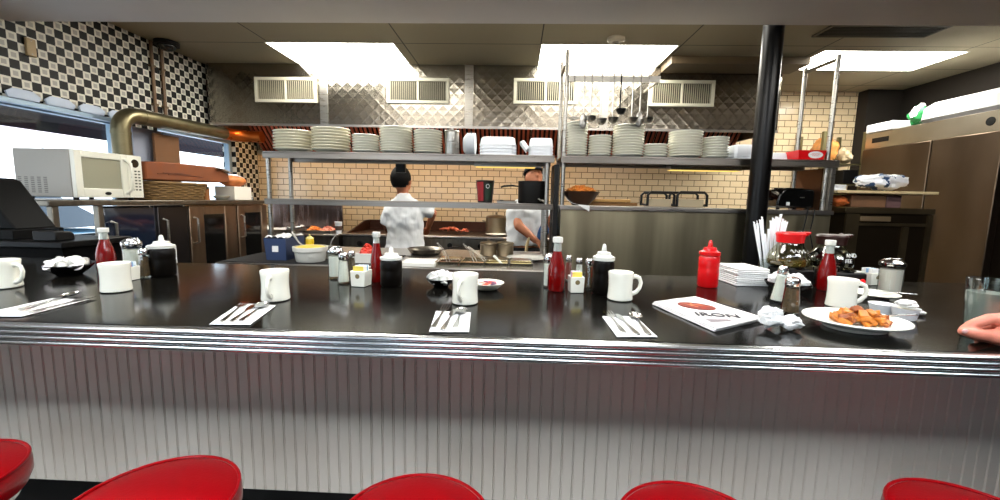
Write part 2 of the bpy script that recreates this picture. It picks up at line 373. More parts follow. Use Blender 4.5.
# ------------------------------------------------------------------ ceiling lamps
lamp_mat = emit_mat('kitchen_diffuser', (1.0, .97, .88), 21.0)
fill_k = emit_mat('pass_fill', (1.0, .97, .88), 8.5)
fill_c = emit_mat('counter_diffuser', (1.0, .96, .90), 12.0)
lamp_d = emit_mat('dining_diffuser', (.90, .95, 1.0), 18.0)
wmetal = mat('white_metal', (225, 224, 216), .5)
def troffer(L, z, m, label, grp):
    x0, x1, y0, y1 = L; t = thing('ceiling_light', label, 'light', ((x0 + x1) / 2, (y0 + y1) / 2, z), 0, grp); a, b_ = (x1 - x0) / 2, (y1 - y0) / 2
    f = MB(); e = .012
    f.box(-a + .0005, a - .0005, -b_ + .0005, -b_ + e, .0, .07).box(-a + .0005, a - .0005, b_ - e, b_ - .0005, .0, .07).box(-a + .0005, -a + e, -b_ + e, b_ - e, 0, .07).box(a - e, a - .0005, -b_ + e, b_ - e, 0, .07).box(-a + .001, a - .001, -b_ + .001, b_ - .001, .0705, .08)
    f.build('frame', wmetal, t, smooth=False)
    MB().box(-a + e, a - e, -b_ + e, b_ - e, .004, .01).build('diffuser', m, t, smooth=False)
for L, w in zip(LIGHTS, ('bright flush ceiling light above the cook in the centre of the griddle', 'bright flush ceiling light above the hanging ladle rack', 'bright flush ceiling light near the tall stainless refrigerator')): troffer(L, ZC, lamp_mat, w, 'kitchen ceiling lights')
for L, w in zip(PASS_FILL, ('added fill light over the round plates, hidden by the lower ceiling', 'added fill light over the ladle shelf, hidden by the lower ceiling')): troffer(L, ZC, fill_k, w, 'kitchen ceiling lights')
for L, w in zip(COUNTER_FILL, ('added fill light over the window end of the counter', 'added fill light over the middle of the counter', 'added fill light over the plate end of the counter')): troffer(L, ZS, fill_c, w, 'added counter fill lights')
for L, w in zip(DLIGHTS, ('flush ceiling light over the window end of the stools', 'flush ceiling light over the middle of the stool row', 'flush ceiling light over the hand end of the stool row')): troffer(L, ZS, lamp_d, w, 'dining ceiling lights')
p = PZ(616, 38, ZC)
t = thing('smoke_detector', 'round off-white smoke detector on the ceiling above the ladle rack', 'smoke detector', (p.x, p.y, ZC))
MB().lathe([(.075, -.001), (.075, -.02), (.06, -.035), (.0, -.036)], 28).build('housing', mat('aged_white_plastic', (170, 160, 140), .5), t)
MB().lathe([(.03, -.036), (.028, -.044), (0, -.045)], 16).build('sensor_cap', mat('grey_cap', (120, 112, 100), .5), t)
p = PZ(880, 30, ZC)
t = thing('ceiling_vent', 'dark square ceiling air vent near the refrigerator end', 'vent', (p.x, p.y, ZC))
f = MB(); f.box(-.45, .45, -.12, -.1, -.015, -.001).box(-.45, .45, .1, .12, -.015, -.001).box(-.45, -.43, -.1, .1, -.015, -.001).box(.43, .45, -.1, .1, -.015, -.001); f.build('frame', mat('brown_frame', (70, 60, 46), .6), t, smooth=False)
f = MB()
for k in range(7): f.box(-.43, .43, -.095 + k * .028, -.083 + k * .028, -.012, -.002)
f.build('louvres', mat('brown_dark', (34, 28, 20), .7), t, smooth=False)
struct(MB().box(1.46, 2.76, 4.24, 4.55, 2.71, ZC - .001), 'trim_4', mat('dark_beam', (96, 80, 58), .6))

# ------------------------------------------------------------------ black column by the counter
t = thing('support_pole', 'black round support pole standing behind the counter', 'pole', (1.637, 2.905, 0))
MB().lathe([(.062, .0), (.062, ZC - .001)], 32).build('shaft', mat('black_enamel', (6, 5, 5), .3, spec=.3), t)
MB().lathe([(.075, 0.0), (.075, .015), (.0635, .018)], 32, cap=(True, False)).build('base_flange', black_plastic, t)

# ================================================================== BAR COUNTER
ZT = 1.07; YE, YK, XA, XB = .865, 1.745, -2.7, 2.75; YBD = 1.05
zb = PY(340, 493, YBD).z
t = thing('bar_counter', 'long glossy black lunch counter with ribbed chrome edge and beadboard front', 'counter', (0, 1.3, 0)); oy = -1.3
MB().box(XA, XB, YE + .02 + oy, YK + oy, ZT - .045, ZT).build('countertop', counter_black, t, bevel=.004)
pr = [(YE + .0195 + oy, ZT - .001)]; nz = 4; hh = .05 / nz
for k in range(nz):
    z1 = ZT - .001 - k * hh
    for a in range(7):
        an = PI / 2 - PI * a / 6; pr.append((YE + .0085 + oy - .0075 * math.cos(an), z1 - hh / 2 + math.sin(an) * hh * .46))
pr.append((YE + .0195 + oy, ZT - .052))
MB().prism(pr, 'x', XA, XB).build('edge_trim', mat('ribbed_chrome', (200, 203, 205), .22, 1), t, ang=1.2)
bead = []; sp = .0305; x = XA
n = int((XB - XA) / sp)
for k in range(n):
    x0 = XA + k * sp
    bead += [(x0 + .0, YBD + oy), (x0 + .0012, YBD + oy + .0032), (x0 + .0024, YBD + oy), (x0 + .004, YBD + oy - .0012), (x0 + .0056, YBD + oy), (x0 + .0062, YBD + oy + .0012), (x0 + .0068, YBD + oy), (x0 + sp - .001, YBD + oy)]
bead += [(XB, YBD + oy), (XB, YBD + oy + .02), (XA, YBD + oy + .02)]
MB().prism(bead, 'z', zb, ZT - .055).build('beadboard_front', mat('beadboard_paint', (202, 194, 183), .42, vary=.05, vscale=6), t, smooth=False)
MB().box(XA, XB, YBD + .0205 + oy, YK - .05 + oy, zb, ZT - .0455).build('counter_body', mat('counter_body', (40, 36, 32), .7), t, smooth=False)
MB().box(XA, XB, YBD + .06 + oy, YK - .08 + oy, 0, zb - .0005).build('toe_kick', mat('black_toe', (9, 8, 7), .6), t, smooth=False)

# stools
st = thing('bar_stool', 'x', 'stool', (0, 0, 0)); SZ = .76
MB().lathe([(.0, SZ - .075), (.128, SZ - .075), (.15, SZ - .066), (.158, SZ - .045), (.158, SZ - .022), (.15, SZ - .008), (.13, SZ - .001), (.09, SZ + .004), (.0, SZ + .006)], 56).build('seat', red_vinyl, st)
MB().tube([(.1535 * math.cos(2 * PI * k / 48), .1535 * math.sin(2 * PI * k / 48), SZ - .006) for k in range(48)], .0035, 8, True).build('piping', red_vinyl, bpy.data.objects['seat'])
MB().lathe([(.13, SZ - .095), (.135, SZ - .09), (.135, SZ - .0755), (.1, SZ - .0755)], 40).build('seat_band', chrome, st)
MB().lathe([(.036, .03), (.034, SZ - .0955)], 24).build('post', chrome, st)
MB().lathe([(.19, .0), (.19, .012), (.15, .03), (.037, .05)], 40).build('base', chrome, st)
f = MB(); f.tube([(.16 * math.cos(2 * PI * k / 32), .16 * math.sin(2 * PI * k / 32), .27) for k in range(32)], .01, 8, True)
for k in range(3): a = 2 * PI * k / 3; f.tube([(.034 * math.cos(a), .034 * math.sin(a), .27), (.16 * math.cos(a), .16 * math.sin(a), .27)], .008)
f.build('foot_ring', chrome, st)
xs = [(-1.245, .765, 'fifth'), (-.718, .735, 'fourth'), (-.183, .705, 'third'), (.361, .717, 'second'), (.932, .765, 'first'), (1.53, .72, 'zeroth')]
nm = ['red vinyl bar stool at the window end, mostly out of frame', 'red vinyl bar stool between the window end stool and the middle one', 'red vinyl bar stool in the middle of the row', 'red vinyl bar stool just past the middle towards the newspaper', 'dark red vinyl bar stool below the plate of potatoes', 'red vinyl bar stool under the seated diner in the navy sweater']
for k, (x, y, _) in enumerate(xs):
    if k == 0: st.location = (x, y, 0); st['label'] = nm[0]; st['group'] = 'red counter stools'
    else: dup(st, (x, y, 0), .4 * k, nm[k], 'red counter stools')
# ================================================================== KITCHEN, far side
YH = 4.56; HZ = 2.135; HX0, HX1 = -3.38, 2.70
quilt = quilt_mat('quilted_stainless', (158, 152, 140), .2)
t = thing('range_hood', 'long quilted stainless exhaust hood above the griddle with pale vent grilles', 'hood', (0, 5.0, HZ)); oy = -5.0
hz0, hz1 = 0, ZC - .003 - HZ
MB().box(HX0, HX1, YH + oy, YH + .02 + oy, hz0, hz1).build('front_panel', quilt, t, smooth=False)
MB().box(HX0, HX0 + .02, YH + .0205 + oy, YB - .004 + oy, hz0, hz1).build('side_panel', steel_dark, t, smooth=False); MB().box(HX1 - .02, HX1, YH + .0205 + oy, YB - .004 + oy, hz0, hz1).build('side_panel', steel_dark, t, smooth=False)
MB().box(HX0 + .021, HX1 - .021, YH + .0205 + oy, YB - .004 + oy, hz1 - .01, hz1).build('top_panel', steel_dark, t, smooth=False)
MB().box(HX0, HX1, YH - .014 + oy, YH - .0005 + oy, -.012, .012).build('drip_lip', steel_h, t, smooth=False)
for x in (-2.10, -.53, .9): MB().box(x - .045, x + .045, YH - .006 + oy, YH - .0005 + oy, .0125, hz1).build('seam_strip', steel, t, bevel=.002)
fm = mat('copper_brown_baffle', (176, 92, 70), .38, .5)
gap = mat('slat_gap_shade', (26, 12, 9), .7)  # near-black backing paints in the shade between the filter slats
nf = 12; w = (HX1 - HX0 - .06) / nf
A_ = V((0, 4.80 + oy, .44)); B_ = V((0, 5.47 + oy, -.2)); d = (B_ - A_); L = d.length; u = d.normalized(); nn = V((0, u.z, -u.y))
for k in range(nf):
    x0 = HX0 + .03 + k * w; f = MB()
    M = Matrix(((1, 0, 0, x0), (0, u.y, nn.y, A_.y), (0, u.z, nn.z, A_.z), (0, 0, 0, 1)))
    for s in range(9):
        a = .012 + s * (w - .03) / 8.6; f.box(a, a + .026, .02, L - .02, -.006, .011, M)
    for s in (0, L - .02): f.box(.003, w - .003, s, s + .02, -.008, .0115, M)
    gf = f.build('grease_filter', fm, t, smooth=False); f = MB(); f.box(0.003, w - .003, 0, L, -.02, -.0165, M); f.build('filter_back', gap, gf, smooth=False)
vf = mat('vent_frame_cream', (196, 191, 172), .45); vg = mat('vent_louvre', (150, 144, 124), .45); vd = mat('vent_dark', (24, 22, 20), .8)
for x0, x1, z0, z1 in ((-2.85, -2.17, 2.37, 2.633), (-1.41, -.74, 2.375, 2.637), (-.056, .615, 2.385, 2.645), (1.357, 2.025, 2.376, 2.64)):
    y1 = YH + oy - .0006; y0 = y1 - .022; z0 -= HZ; z1 -= HZ; f = MB(); e = .032
    f.box(x0, x1, y0, y1, z1 - e, z1).box(x0, x1, y0, y1, z0, z0 + e).box(x0, x0 + e, y0, y1, z0 + e, z1 - e).box(x1 - e, x1, y0, y1, z0 + e, z1 - e).box((x0 + x1) / 2 - .012, (x0 + x1) / 2 + .012, y0, y1, z0 + e, z1 - e)
    fr = f.build('vent_frame', vf, t, bevel=.003)
    MB().box(x0 + e, x1 - e, y1 - .004, y1, z0 + e, z1 - e).build('vent_back', vd, fr, smooth=False)
    f = MB(); nb = 28
    for k in range(nb):
        a = x0 + e + (x1 - x0 - 2 * e) * (k + .5) / nb; f.box(a - .0035, a + .0035, y0 + .004, y1 - .0045, z0 + e, z1 - e)
    f.build('louvre', vg, fr, smooth=False)
# warm lamps inside the hood
wl = emit_mat('warm_hood_lamp', (1.0, .60, .26), 300.0)
for x in (-2.6, -1.2, .2):
    q = thing('hood_lamp', 'caged warm lamp inside the exhaust hood', 'lamp', (x, 4.68, 2.50), 0, 'hood lamps')
    MB().lathe([(.05, .16), (.05, .10), (.03, .085), (.03, .06)], 16).build('lamp_base', steel_dark, q)
    MB().ball((0, 0, .02), (.035, .035, .045), 12, 8).build('bulb', wl, q)

# wall electrics on the checkered wall
p = PX(29, 47.5, XL)
t = thing('wall_plate', 'beige blank electrical plate on the checkered wall above the window', 'electrical box', (XL, p.y, p.z))
MB().box(.001, .02, -.03, .03, -.06, .06).build('cover', mat('beige_plate', (176, 150, 108), .5), t, bevel=.004)
for zz in (-.045, .045): MB().lathe([(.004, .0205), (.004, .023), (0, .0235)], 8, M=Matrix.Translation((0, 0, zz)) @ Matrix.Rotation(PI / 2, 4, 'Y')).build('screw', steel, t)
for xx, lab in ((150, 'brown electrical conduit running down the checkered wall, window side of the pair'), (160, 'brown electrical conduit running down the checkered wall, hood side of the pair')):
    p = PX(xx, 60, XL); t = thing('conduit', lab, 'conduit', (XL, p.y, 2.0), 0, 'wall conduits')
    MB().tube([(.018, 0, .08), (.018, 0, ZC - 2.005)], .014, 10).build('pipe', mat('brown_conduit', (128, 100, 74), .5), t)
    for zz in (.2, .55): MB().box(.001, .033, -.025, .025, zz - .01, zz + .01).build('strap', mat('conduit_strap', (110, 90, 66), .5, .4), t, smooth=False)
p = PX(167, 47, XL + .14)
t = thing('dome_camera', 'small black dome camera hung under the ceiling by the checkered wall', 'camera', (XL + .14, p.y, ZC))
MB().lathe([(.10, -.001), (.10, -.035), (.0, -.036)], 24).build('mount', black_plastic, t); MB().ball((0, 0, -.036), (.075, .075, .05), 20, 10).build('dome', black_gloss, t)

# exhaust duct
dm_ = mat('dull_galvanized_duct', (116, 108, 82), .36, .85, vary=.25, vscale=7)
t = thing('exhaust_duct', 'dull round metal duct elbowed along the checkered wall to the hood', 'duct', (-3.22, 3.36, 1.3))
o0 = V((-3.22, 3.36, 1.3)); pts = [V((-3.22, 3.335, 1.318)), V((-3.22, 3.335, 1.875))]
for k in range(1, 8): a = PI / 2 * k / 8; pts.append(V((-3.22, 3.335 + .15 * (1 - math.cos(a)), 1.875 + .135 * math.sin(a))))
pts += [V((-3.22, 3.505, 2.01)), V((-3.22, 4.55, 2.035))]
MB().tube([p - o0 for p in pts], .064, 24).build('pipe', dm_, t)
pts2 = [V((-3.22, 4.5505, 2.035))]
for k in range(1, 8): a = PI / 2 * k / 8; pts2.append(V((-3.22 + .22 * (1 - math.cos(a)), 4.56 + .22 * math.sin(a), 2.035 + .0 * k / 8)))
pts2.append(V((-2.94, 4.785, 2.035)))
elbow_m = mat('warm_lit_elbow', (196, 104, 44), .3, .9, vary=.2, vscale=9)  # orange colour paints the hood lamp's warm glow onto the elbow
MB().tube([p - o0 for p in pts2], [.066] * len(pts2), 24).build('warm_lit_elbow', elbow_m, t)
for p, q in ((V((-3.22, 3.335, 1.85)), V((0, 0, 1))), (V((-3.22, 3.335, 1.62)), V((0, 0, 1))), (V((-3.22, 4.04, 2.023)), V((0, 1, .025))), (V((-3.22, 3.54, 2.011)), V((0, 1, .025)))):
    q.normalize(); MB().tube([p - o0 - q * .012, p - o0 + q * .012], .067, 24).build('joint_band', dm_, t)

# ------------------------------------------------------------------ range along the back wall
GZ = .955
t = thing('griddle', 'long black griddle range with brown splash guard along the tiled wall', 'range', (-.75, 5.0, 0)); ox, oy = .75, -5.0
gx0, gx1 = -1.95, .55
MB().box(gx0 + ox, gx1 + ox, 4.62 + oy, 5.47 + oy, .12, GZ - .02).build('cabinet', mat('range_black', (30, 28, 26), .4, .4), t, smooth=False)
MB().box(gx0 + ox, gx1 + ox, 4.66 + oy, 5.42 + oy, GZ - .0195, GZ).build('cooking_plate', mat('seasoned_griddle', (58, 36, 26), .35, .5, vary=.4, vscale=5), t, smooth=False)
MB().box(gx0 + ox, gx1 + ox, 4.58 + oy, 4.658 + oy, GZ - .02, GZ + .004).build('front_rail', steel_h, t, bevel=.004)
sg = mat('greasy_guard', (70, 40, 26), .4, .5, vary=.3, vscale=6)
MB().box(gx0 + ox, gx1 + ox, 5.42 + oy, 5.47 + oy, GZ - .01, GZ + .125).build('splash_guard', sg, t, smooth=False)
for x in (gx0, gx1 - .02):
    f = MB(); f.prism([(4.70 + oy, GZ + .0005), (5.4195 + oy, GZ + .0005), (5.4195 + oy, GZ + .125), (5.28 + oy, GZ + .125)], 'x', x + ox, x + .02 + ox); f.build('side_guard', sg, t, smooth=False)
MB().box(gx0 + ox, gx1 + ox, 4.60 + oy, 4.6195 + oy, GZ - .17, GZ - .03).build('control_panel', steel_dark, t, smooth=False)
for k in range(7): MB().lathe([(.03, 0), (.028, .03), (.0, .032)], 16, M=Matrix.Translation((gx0 + .2 + k * .34 + ox, 4.5995 + oy, GZ - .10)) @ Matrix.Rotation(PI / 2, 4, 'X')).build('control_knob', black_plastic, t)
for x in (gx0 + .1, gx1 - .1):
    for y in (4.7, 5.35): MB().lathe([(.03, 0), (.025, .1195)], 12, (x + ox, y + oy, 0)).build('leg', steel, t)
def heap(name, label, cat, c, r, m, h, seed, n=26, parent=None, kind=None, sc=(1, .6, .4)):
    rr = random.Random(seed); f = MB()
    for k in range(n):
        a = rr.uniform(0, 2 * PI); q = math.sqrt(rr.random()); x, y = r[0] * q * math.cos(a), r[1] * q * math.sin(a); s = rr.uniform(.7, 1.3)
        M = Euler((rr.uniform(-.6, .6), rr.uniform(-.6, .6), rr.uniform(0, 6.3))).to_matrix().to_4x4()
        f.ball((x, y, h * (1 - q * q) * rr.uniform(.3, 1) + .012 * sc[2]), (.022 * s * sc[0], .022 * s * sc[1], .022 * s * sc[2]), 8, 6, M)
    o = f.build(name, m, parent); o.location = c
    if label: tag(o, label, cat, kind=kind)
    return o
meat = mat('pink_bacon', (224, 122, 92), .4, vary=.35, vscale=30)
p = PZ(452, 233.2, GZ); heap('chopped_bacon', 'heap of pink chopped bacon frying on the griddle', 'bacon', (p.x, p.y + .02, GZ + .028), (.19, .08), meat, .04, 3, 40, kind='stuff', sc=(1.6, .8, .35))
p = PY(406 + 90, 236, 4.72)
# stock pot on the griddle standing over a white plate's side
sp = PZ(498, 231, GZ)
t = thing('stock_pot', 'brushed steel two-handled stock pot on the griddle beside the second cook', 'pot', (sp.x, 5.05, GZ + .001))
potm = mat('worn_aluminium', (150, 136, 112), .35, .9, vary=.2, vscale=6)
MB().lathe([(.10, 0), (.125, .012), (.127, .2), (.132, .205), (.127, .207), (.122, .2), (.12, .015), (0, .012)], 32).build('body', potm, t)
MB().lathe([(.128, .2085), (.11, .225), (.04, .235), (.012, .24), (.012, .255), (.022, .262), (.0, .268)], 28).build('lid', potm, t)
for s in (-1, 1): MB().tube([(s * .126, -.03, .15), (s * .165, -.03, .16), (s * .165, .03, .16), (s * .126, .03, .15)], .007).build('handle', potm, t)
plate_prof = [(.0, .004), (.07, .004), (.075, .0), (.08, .0), (.084, .006), (.105, .012), (.134, .0185), (.1365, .0205), (.136, .0225), (.133, .0235), (.105, .0175), (.082, .0105), (.0, .0085)]
def plate_mesh(name, m, sx, sy=None, zs=1.):
    return MB().lathe([(r, z * zs) for r, z in plate_prof], 40, sx=sx, sy=sy or sx).build(name, m)
pl = plate_mesh('plate', china, .95); pl.location = (sp.x + .02, 4.80, GZ + .002); tag(pl, 'white plate lying on the griddle in front of the stock pot', 'plate')
# station between griddle and the window side
t = thing('fry_station', 'stainless food station with upright shiny back panel beside the griddle', 'station', (-2.55, 4.7, 0))
MB().box(-.5, .57, -.14, .45, .1, .93).build('cabinet', steel_dark, t, smooth=False)
MB().box(-.5, .57, -.16, .45, .9305, .95).build('worktop', steel_h, t, bevel=.003)
zt = PY(300, 203, 5.05).z
MB().box(-.49, .42, .33, .36, .9505, zt).build('back_panel', mat('purple_steel', (150, 138, 140), .24, 1, vary=.25, vscale=5, stretch=(6, 1, .5)), t, bevel=.004)
for x in (-.45, .52):
    for y in (-.1, .4): MB().lathe([(.025, 0), (.025, .0995)], 10, (x, y, 0)).build('leg', steel, t)
def tray(name, label, c, hx, hy, m=steel, h=.035, e=.004):
    o = thing(name, label, 'tray', c); f = MB()
    f.box(-hx, hx, -hy, hy, 0, e).box(-hx, -hx + e, -hy, hy, e, h).box(hx - e, hx, -hy, hy, e, h).box(-hx + e, hx - e, -hy, -hy + e, e, h).box(-hx + e, hx - e, hy - e, hy, e, h); f.build('pan', m, o, smooth=False)
    f = MB(); f.tube([(-hx, -hy, h), (hx, -hy, h), (hx, hy, h), (-hx, hy, h)], .005, 6, True); f.build('rim', m, o); return o
tray('food_tray', 'shallow steel tray lined with white paper beside the griddle station edge', (-2.76, 4.73, .951), .24, .17)
f = MB(); f.grid(14, 10, lambda u, v: V(((u - .5) * .47, (v - .5) * .33, .014 + .03 * abs(noise.noise(V((u * 6, v * 5, 1)))) + .03 * (abs(u - .5) > .42)))); o = f.build('paper_liner', paper, None, loc=(-2.76, 4.73, .962), solid=.002); tag(o, 'crumpled white paper liner lying in the steel tray at the food station', 'paper')
tray('food_tray', 'shallow steel tray piled with orange and pink chopped meat', (-2.27, 4.73, .951), .20, .17)
heap('shredded_cheese', 'orange shredded cheese heaped in the shallow steel tray', 'cheese', (-2.34, 4.73, .974), (.06, .11), mat('orange_food', (226, 138, 66), .6), .05, 5, 60, kind='stuff', sc=(1, .4, .35))
heap('chopped_ham', 'pink chopped ham heaped in the shallow steel tray', 'ham', (-2.17, 4.73, .974), (.070, .11), mat('pink_food', (224, 142, 122), .5, vary=.3), .05, 6, 60, kind='stuff', sc=(1, .6, .4))
p = V((-2.005, 0, 0))
t = thing('paper_cup', 'white paper cup standing between the meat tray and the griddle', 'cup', (p.x - .015, 4.66, .951)); MB().lathe([(.03, 0), (.042, .13), (.045, .135), (.041, .137), (.039, .13), (.028, .004), (0, .004)], 24).build('cup_body', paper_blue, t)
MB().lathe([(.0345, .04), (.0395, .09)], 24, cap=(False, False)).build('printed_band', mat('dark_print', (80, 60, 50), .6), t)

# ------------------------------------------------------------------ window side worktop and cabinets
WZ = 1.315; WX = -2.72
t = thing('window_worktop', 'long stainless worktop on posts along the window wall under the microwave', 'worktop', (-3.05, 3.4, 0)); ox, oy = 3.05, -3.4
MB().box(-3.38 + ox, WX + ox, 2.33 + oy, 4.52 + oy, WZ - .035, WZ).build('top', steel_dark, t, bevel=.004)
for x in (-3.33, WX - .03):
    for y in (2.37, 2.64): MB().box(x - .018 + ox, x + .018 + ox, y - .018 + oy, y + .018 + oy, 0, WZ - .0355).build('post', steel_dark, t, bevel=.003)
for x in (-3.33, WX - .03): MB().box(x - .012 + ox, x + .012 + ox, 2.39 + oy, 2.62 + oy, .93, .955).build('rail', steel, t, smooth=False)
# cabinets below, each a unit
def cabinet(name, label, y0, y1, zb_, m, doorm, win=None, deep=True):
    o = thing(name, label, 'cabinet', ((WX - 3.38) / 2, (y0 + y1) / 2, 0)); hx = (WX + 3.34) / 2; a = (y1 - y0) / 2 - .006
    MB().box(-hx - .02 if deep else hx - .07, hx - .045, -a, a, zb_, WZ - .04).build('body', m, o, smooth=False)
    d = MB(); x0, x1 = hx - .0445, hx - .01; zt_ = WZ - .05; z0 = zb_ + .02
    if win:
        wa, wz0, wz1 = win; d.box(x0, x1, -a, -a + wa, z0, zt_).box(x0, x1, a - wa, a, z0, zt_).box(x0, x1, -a + wa, a - wa, z0, wz0).box(x0, x1, -a + wa, a - wa, wz1, zt_)
    else: d.box(x0, x1, -a, a, z0, zt_)
    dd = d.build('door', doorm, o, bevel=.004)
    if win: MB().box(x0, x1 - .012, -a + wa, a - wa, wz0, wz1).build('door_glass', black_gloss, dd, smooth=False)
    MB().tube([(x1, -a + .045, .95), (x1 + .035, -a + .045, .96), (x1 + .035, -a + .045, 1.16), (x1, -a + .045, 1.17)], .009).build('handle', steel, dd)
    return o
cabinet('panel_cabinet', 'shallow panel unit with glossy blue-black door under the microwave end of the worktop', 2.67, 3.07, .05, iron, mat('blue_black_glass', (24, 34, 52), .06, .2, coat=1), deep=False)
cabinet('dark_cabinet', 'narrow plain dark steel cabinet under the basket', 3.09, 3.39, .05, iron, mat('dark_steel_door', (66, 62, 62), .3, .9), deep=False)
cabinet('proofing_cabinet', 'brown steel cabinet with dark door window under the worktop beside the plain dark one', 3.40, 4.0, .05, steel_brown, steel_brown, (.16, .5, 1.19))
cabinet('proofing_cabinet', 'brown steel cabinet with dark door window at the hood end of the worktop', 4.01, 4.50, .05, steel_brown, steel_brown, (.1, .5, 1.19))
# microwave
t = thing('microwave', 'white countertop microwave oven with grey window on the worktop by the window', 'microwave', (-2.755, 2.76, WZ)); MX = -.40; hy = .235; H_ = .30
mw = mat('microwave_enamel', (222, 220, 206), .35); mws = mat('microwave_side', (146, 140, 130), .4)
MB().box(MX, -.03, -hy, hy, .018, .018 + H_).build('body', mws, t, bevel=.006)
dfx = 0.0
door = MB(); e = .045; y0, y1 = -hy, hy - .115; z0, z1 = .018, .018 + H_
door.box(-.0295, dfx, y0, y0 + e, z0, z1).box(-.0295, dfx, y1 - e, y1, z0, z1).box(-.0295, dfx, y0 + e, y1 - e, z1 - .045, z1).box(-.0295, dfx, y0 + e, y1 - e, z0, z0 + .06)
dd = door.build('door', mw, t, bevel=.004)
MB().box(-.0295, dfx - .008, y0 + e, y1 - e, z0 + .06, z1 - .045).build('door_window', mat('microwave_window', (150, 148, 128), .2, coat=.4), dd, smooth=False)
MB().tube([(dfx, y1 - .02, z0 + .03), (dfx + .03, y1 - .005, z0 + .06), (dfx + .036, y1 + .0, z0 + .15), (dfx + .03, y1 - .005, z1 - .06), (dfx, y1 - .02, z1 - .03)], .009, 10).build('handle', mw, dd)
MB().lathe([(.022, 0), (.022, .0015), (0, .0016)], 24, sx=1, sy=.5, M=Matrix.Translation((dfx, y0 + .2, z0 + .028)) @ Matrix(((0, 0, 1, 0), (1, 0, 0, 0), (0, 1, 0, 0), (0, 0, 0, 1)))).build('logo_oval', black_plastic, dd)
pn = MB().box(-.0295, dfx, y1 + .002, hy, z0, z1).build('control_panel', mw, t, bevel=.004)
MB().lathe([(.03, 0), (.028, .003), (0, .0035)], 24, M=Matrix.Translation((dfx, hy - .055, z1 - .055)) @ Matrix.Rotation(PI / 2, 4, 'Y')).build('display', black_gloss, pn)
for r in range(7):
    for c in range(3): MB().box(dfx, dfx + .002, hy - .092 + c * .028, hy - .076 + c * .028, z1 - .115 - r * .022, z1 - .105 - r * .022).build('button', mat('grey_key', (80, 78, 70), .5) if r < 6 or c == 1 else black_plastic, pn, smooth=False)
f = MB()
for g in range(5):
    for k in range(9): f.box(-.38 + g * .042, -.358 + g * .042, -hy - .0012, -hy + .001, .045 + k * .0115, .05 + k * .0115)
f.build('side_vent', mat('vent_shadow', (90, 86, 80), .7), t, smooth=False)
for x in (-.36, -.06):
    for y in (-.19, .19): MB().lathe([(.014, .0005), (.016, .0178)], 12, (x, y, 0)).build('foot', black_plastic, t)
# wicker basket, boxes and small things
def wicker(name, label, c, hx, hy, h, rz=0):
    o = thing(name, label, 'basket', c, rz); f = MB()
    for k in range(9):
        z = .012 + k * (h - .02) / 8; q = 1 + .12 * k / 8; n = 64; pts = []
        for i in range(n):
            a = 2 * PI * i / n; cx = max(-1, min(1, 1.25 * math.cos(a))); cy = max(-1, min(1, 1.25 * math.sin(a))); w_ = 1 + .02 * (-1) ** (i // 2 + k); pts.append((hx * q * cx * w_, hy * q * cy * w_, z))
        f.tube(pts, .0085, 6, True)
    f.build('weave', mat('wicker', (116, 88, 48), .7, vary=.3, vscale=40), o)
    MB().box(-hx * .99, hx * .99, -hy * .99, hy * .99, 0, .008).build('bottom', mat('wicker', (0, 0, 0)), o, smooth=False)
    f = MB(); f.tube([(hx * 1.14 * max(-1, min(1, 1.25 * math.cos(2 * PI * i / 40))), hy * 1.14 * max(-1, min(1, 1.25 * math.sin(2 * PI * i / 40))), h) for i in range(40)], .012, 8, True); f.build('rim', mat('wicker', (0, 0, 0)), o); return o
wicker('wicker_basket', 'brown wicker basket on the worktop beside the microwave', (-2.93, 3.37, WZ + .001), .15, .28, .135)
for k in range(7):
    o = MB().ball((0, 0, 0), (.052, .042, .034), 14, 10).build('bread_roll', mat('bread_crust', (170, 120, 62), .7, vary=.3, vscale=20)); o.location = (-3.0 + .14 * (k % 2), 3.18 + (k // 2) * .115, WZ + .06); o.rotation_euler = (0, .1, R.uniform(0, 3)); tag(o, 'brown bread roll lying in the wicker basket', 'bread', 'rolls in the basket')
t = thing('bread_tray', 'long brown wrapped carton with pale print lying across the wicker basket', 'carton', (-2.90, 3.47, WZ + .153), 0)
f = MB(); f.prism([(-.45, 0), (.42, 0.012), (.46, .03), (.44, .10), (.3, .15), (-.3, .145), (-.45, .13)], 'x', -.17, .15); f.build('carton', cardboard, t, bevel=.01)
f = MB()
for k in range(4): f.tube([(.1515, -.35 + k * .05, .05 + .01 * (k % 2)), (.1515, -.1 + k * .07, .07 - .008 * k)], .003, 5)
f.build('printed_mark', mat('brown_print', (96, 50, 26), .7), t)
f = MB(); f.grid(10, 6, lambda u, v: V((-.16 + .34 * u, .26 + .2 * v + .03 * noise.noise(V((u * 4, v * 4, 0))), .142 - .02 * v * 2 * v + .018 * noise.noise(V((u * 7, v * 6, 3)))))); f.build('plastic_wrap', mat('plastic_wrap', (232, 214, 190), .2, coat=.6), t, solid=.003)
t = thing('bread_bag', 'orange brown loaf in clear wrap at the far end of the long carton', 'bread', (-2.86, 4.13, WZ + .001))
f = MB(); f.ball((0, 0, .19), (.10, .15, .06), 20, 12); f.build('loaf', mat('loaf_crust', (196, 116, 60), .6, vary=.3, vscale=14), t)
f = MB(); f.tube([(-.02, -.10, .245), (.05, -.02, .243), (.06, .08, .222)], [.014, .024, .01], 8, flat=.5); f.build('wrapper_fold', paper_blue, t)
MB().box(-.10, .10, -.13, .13, 0, .135).build('box_below', mat('white_carton', (222, 214, 200), .7), t, bevel=.004)
p0 = PX(216, 205, -2.84)
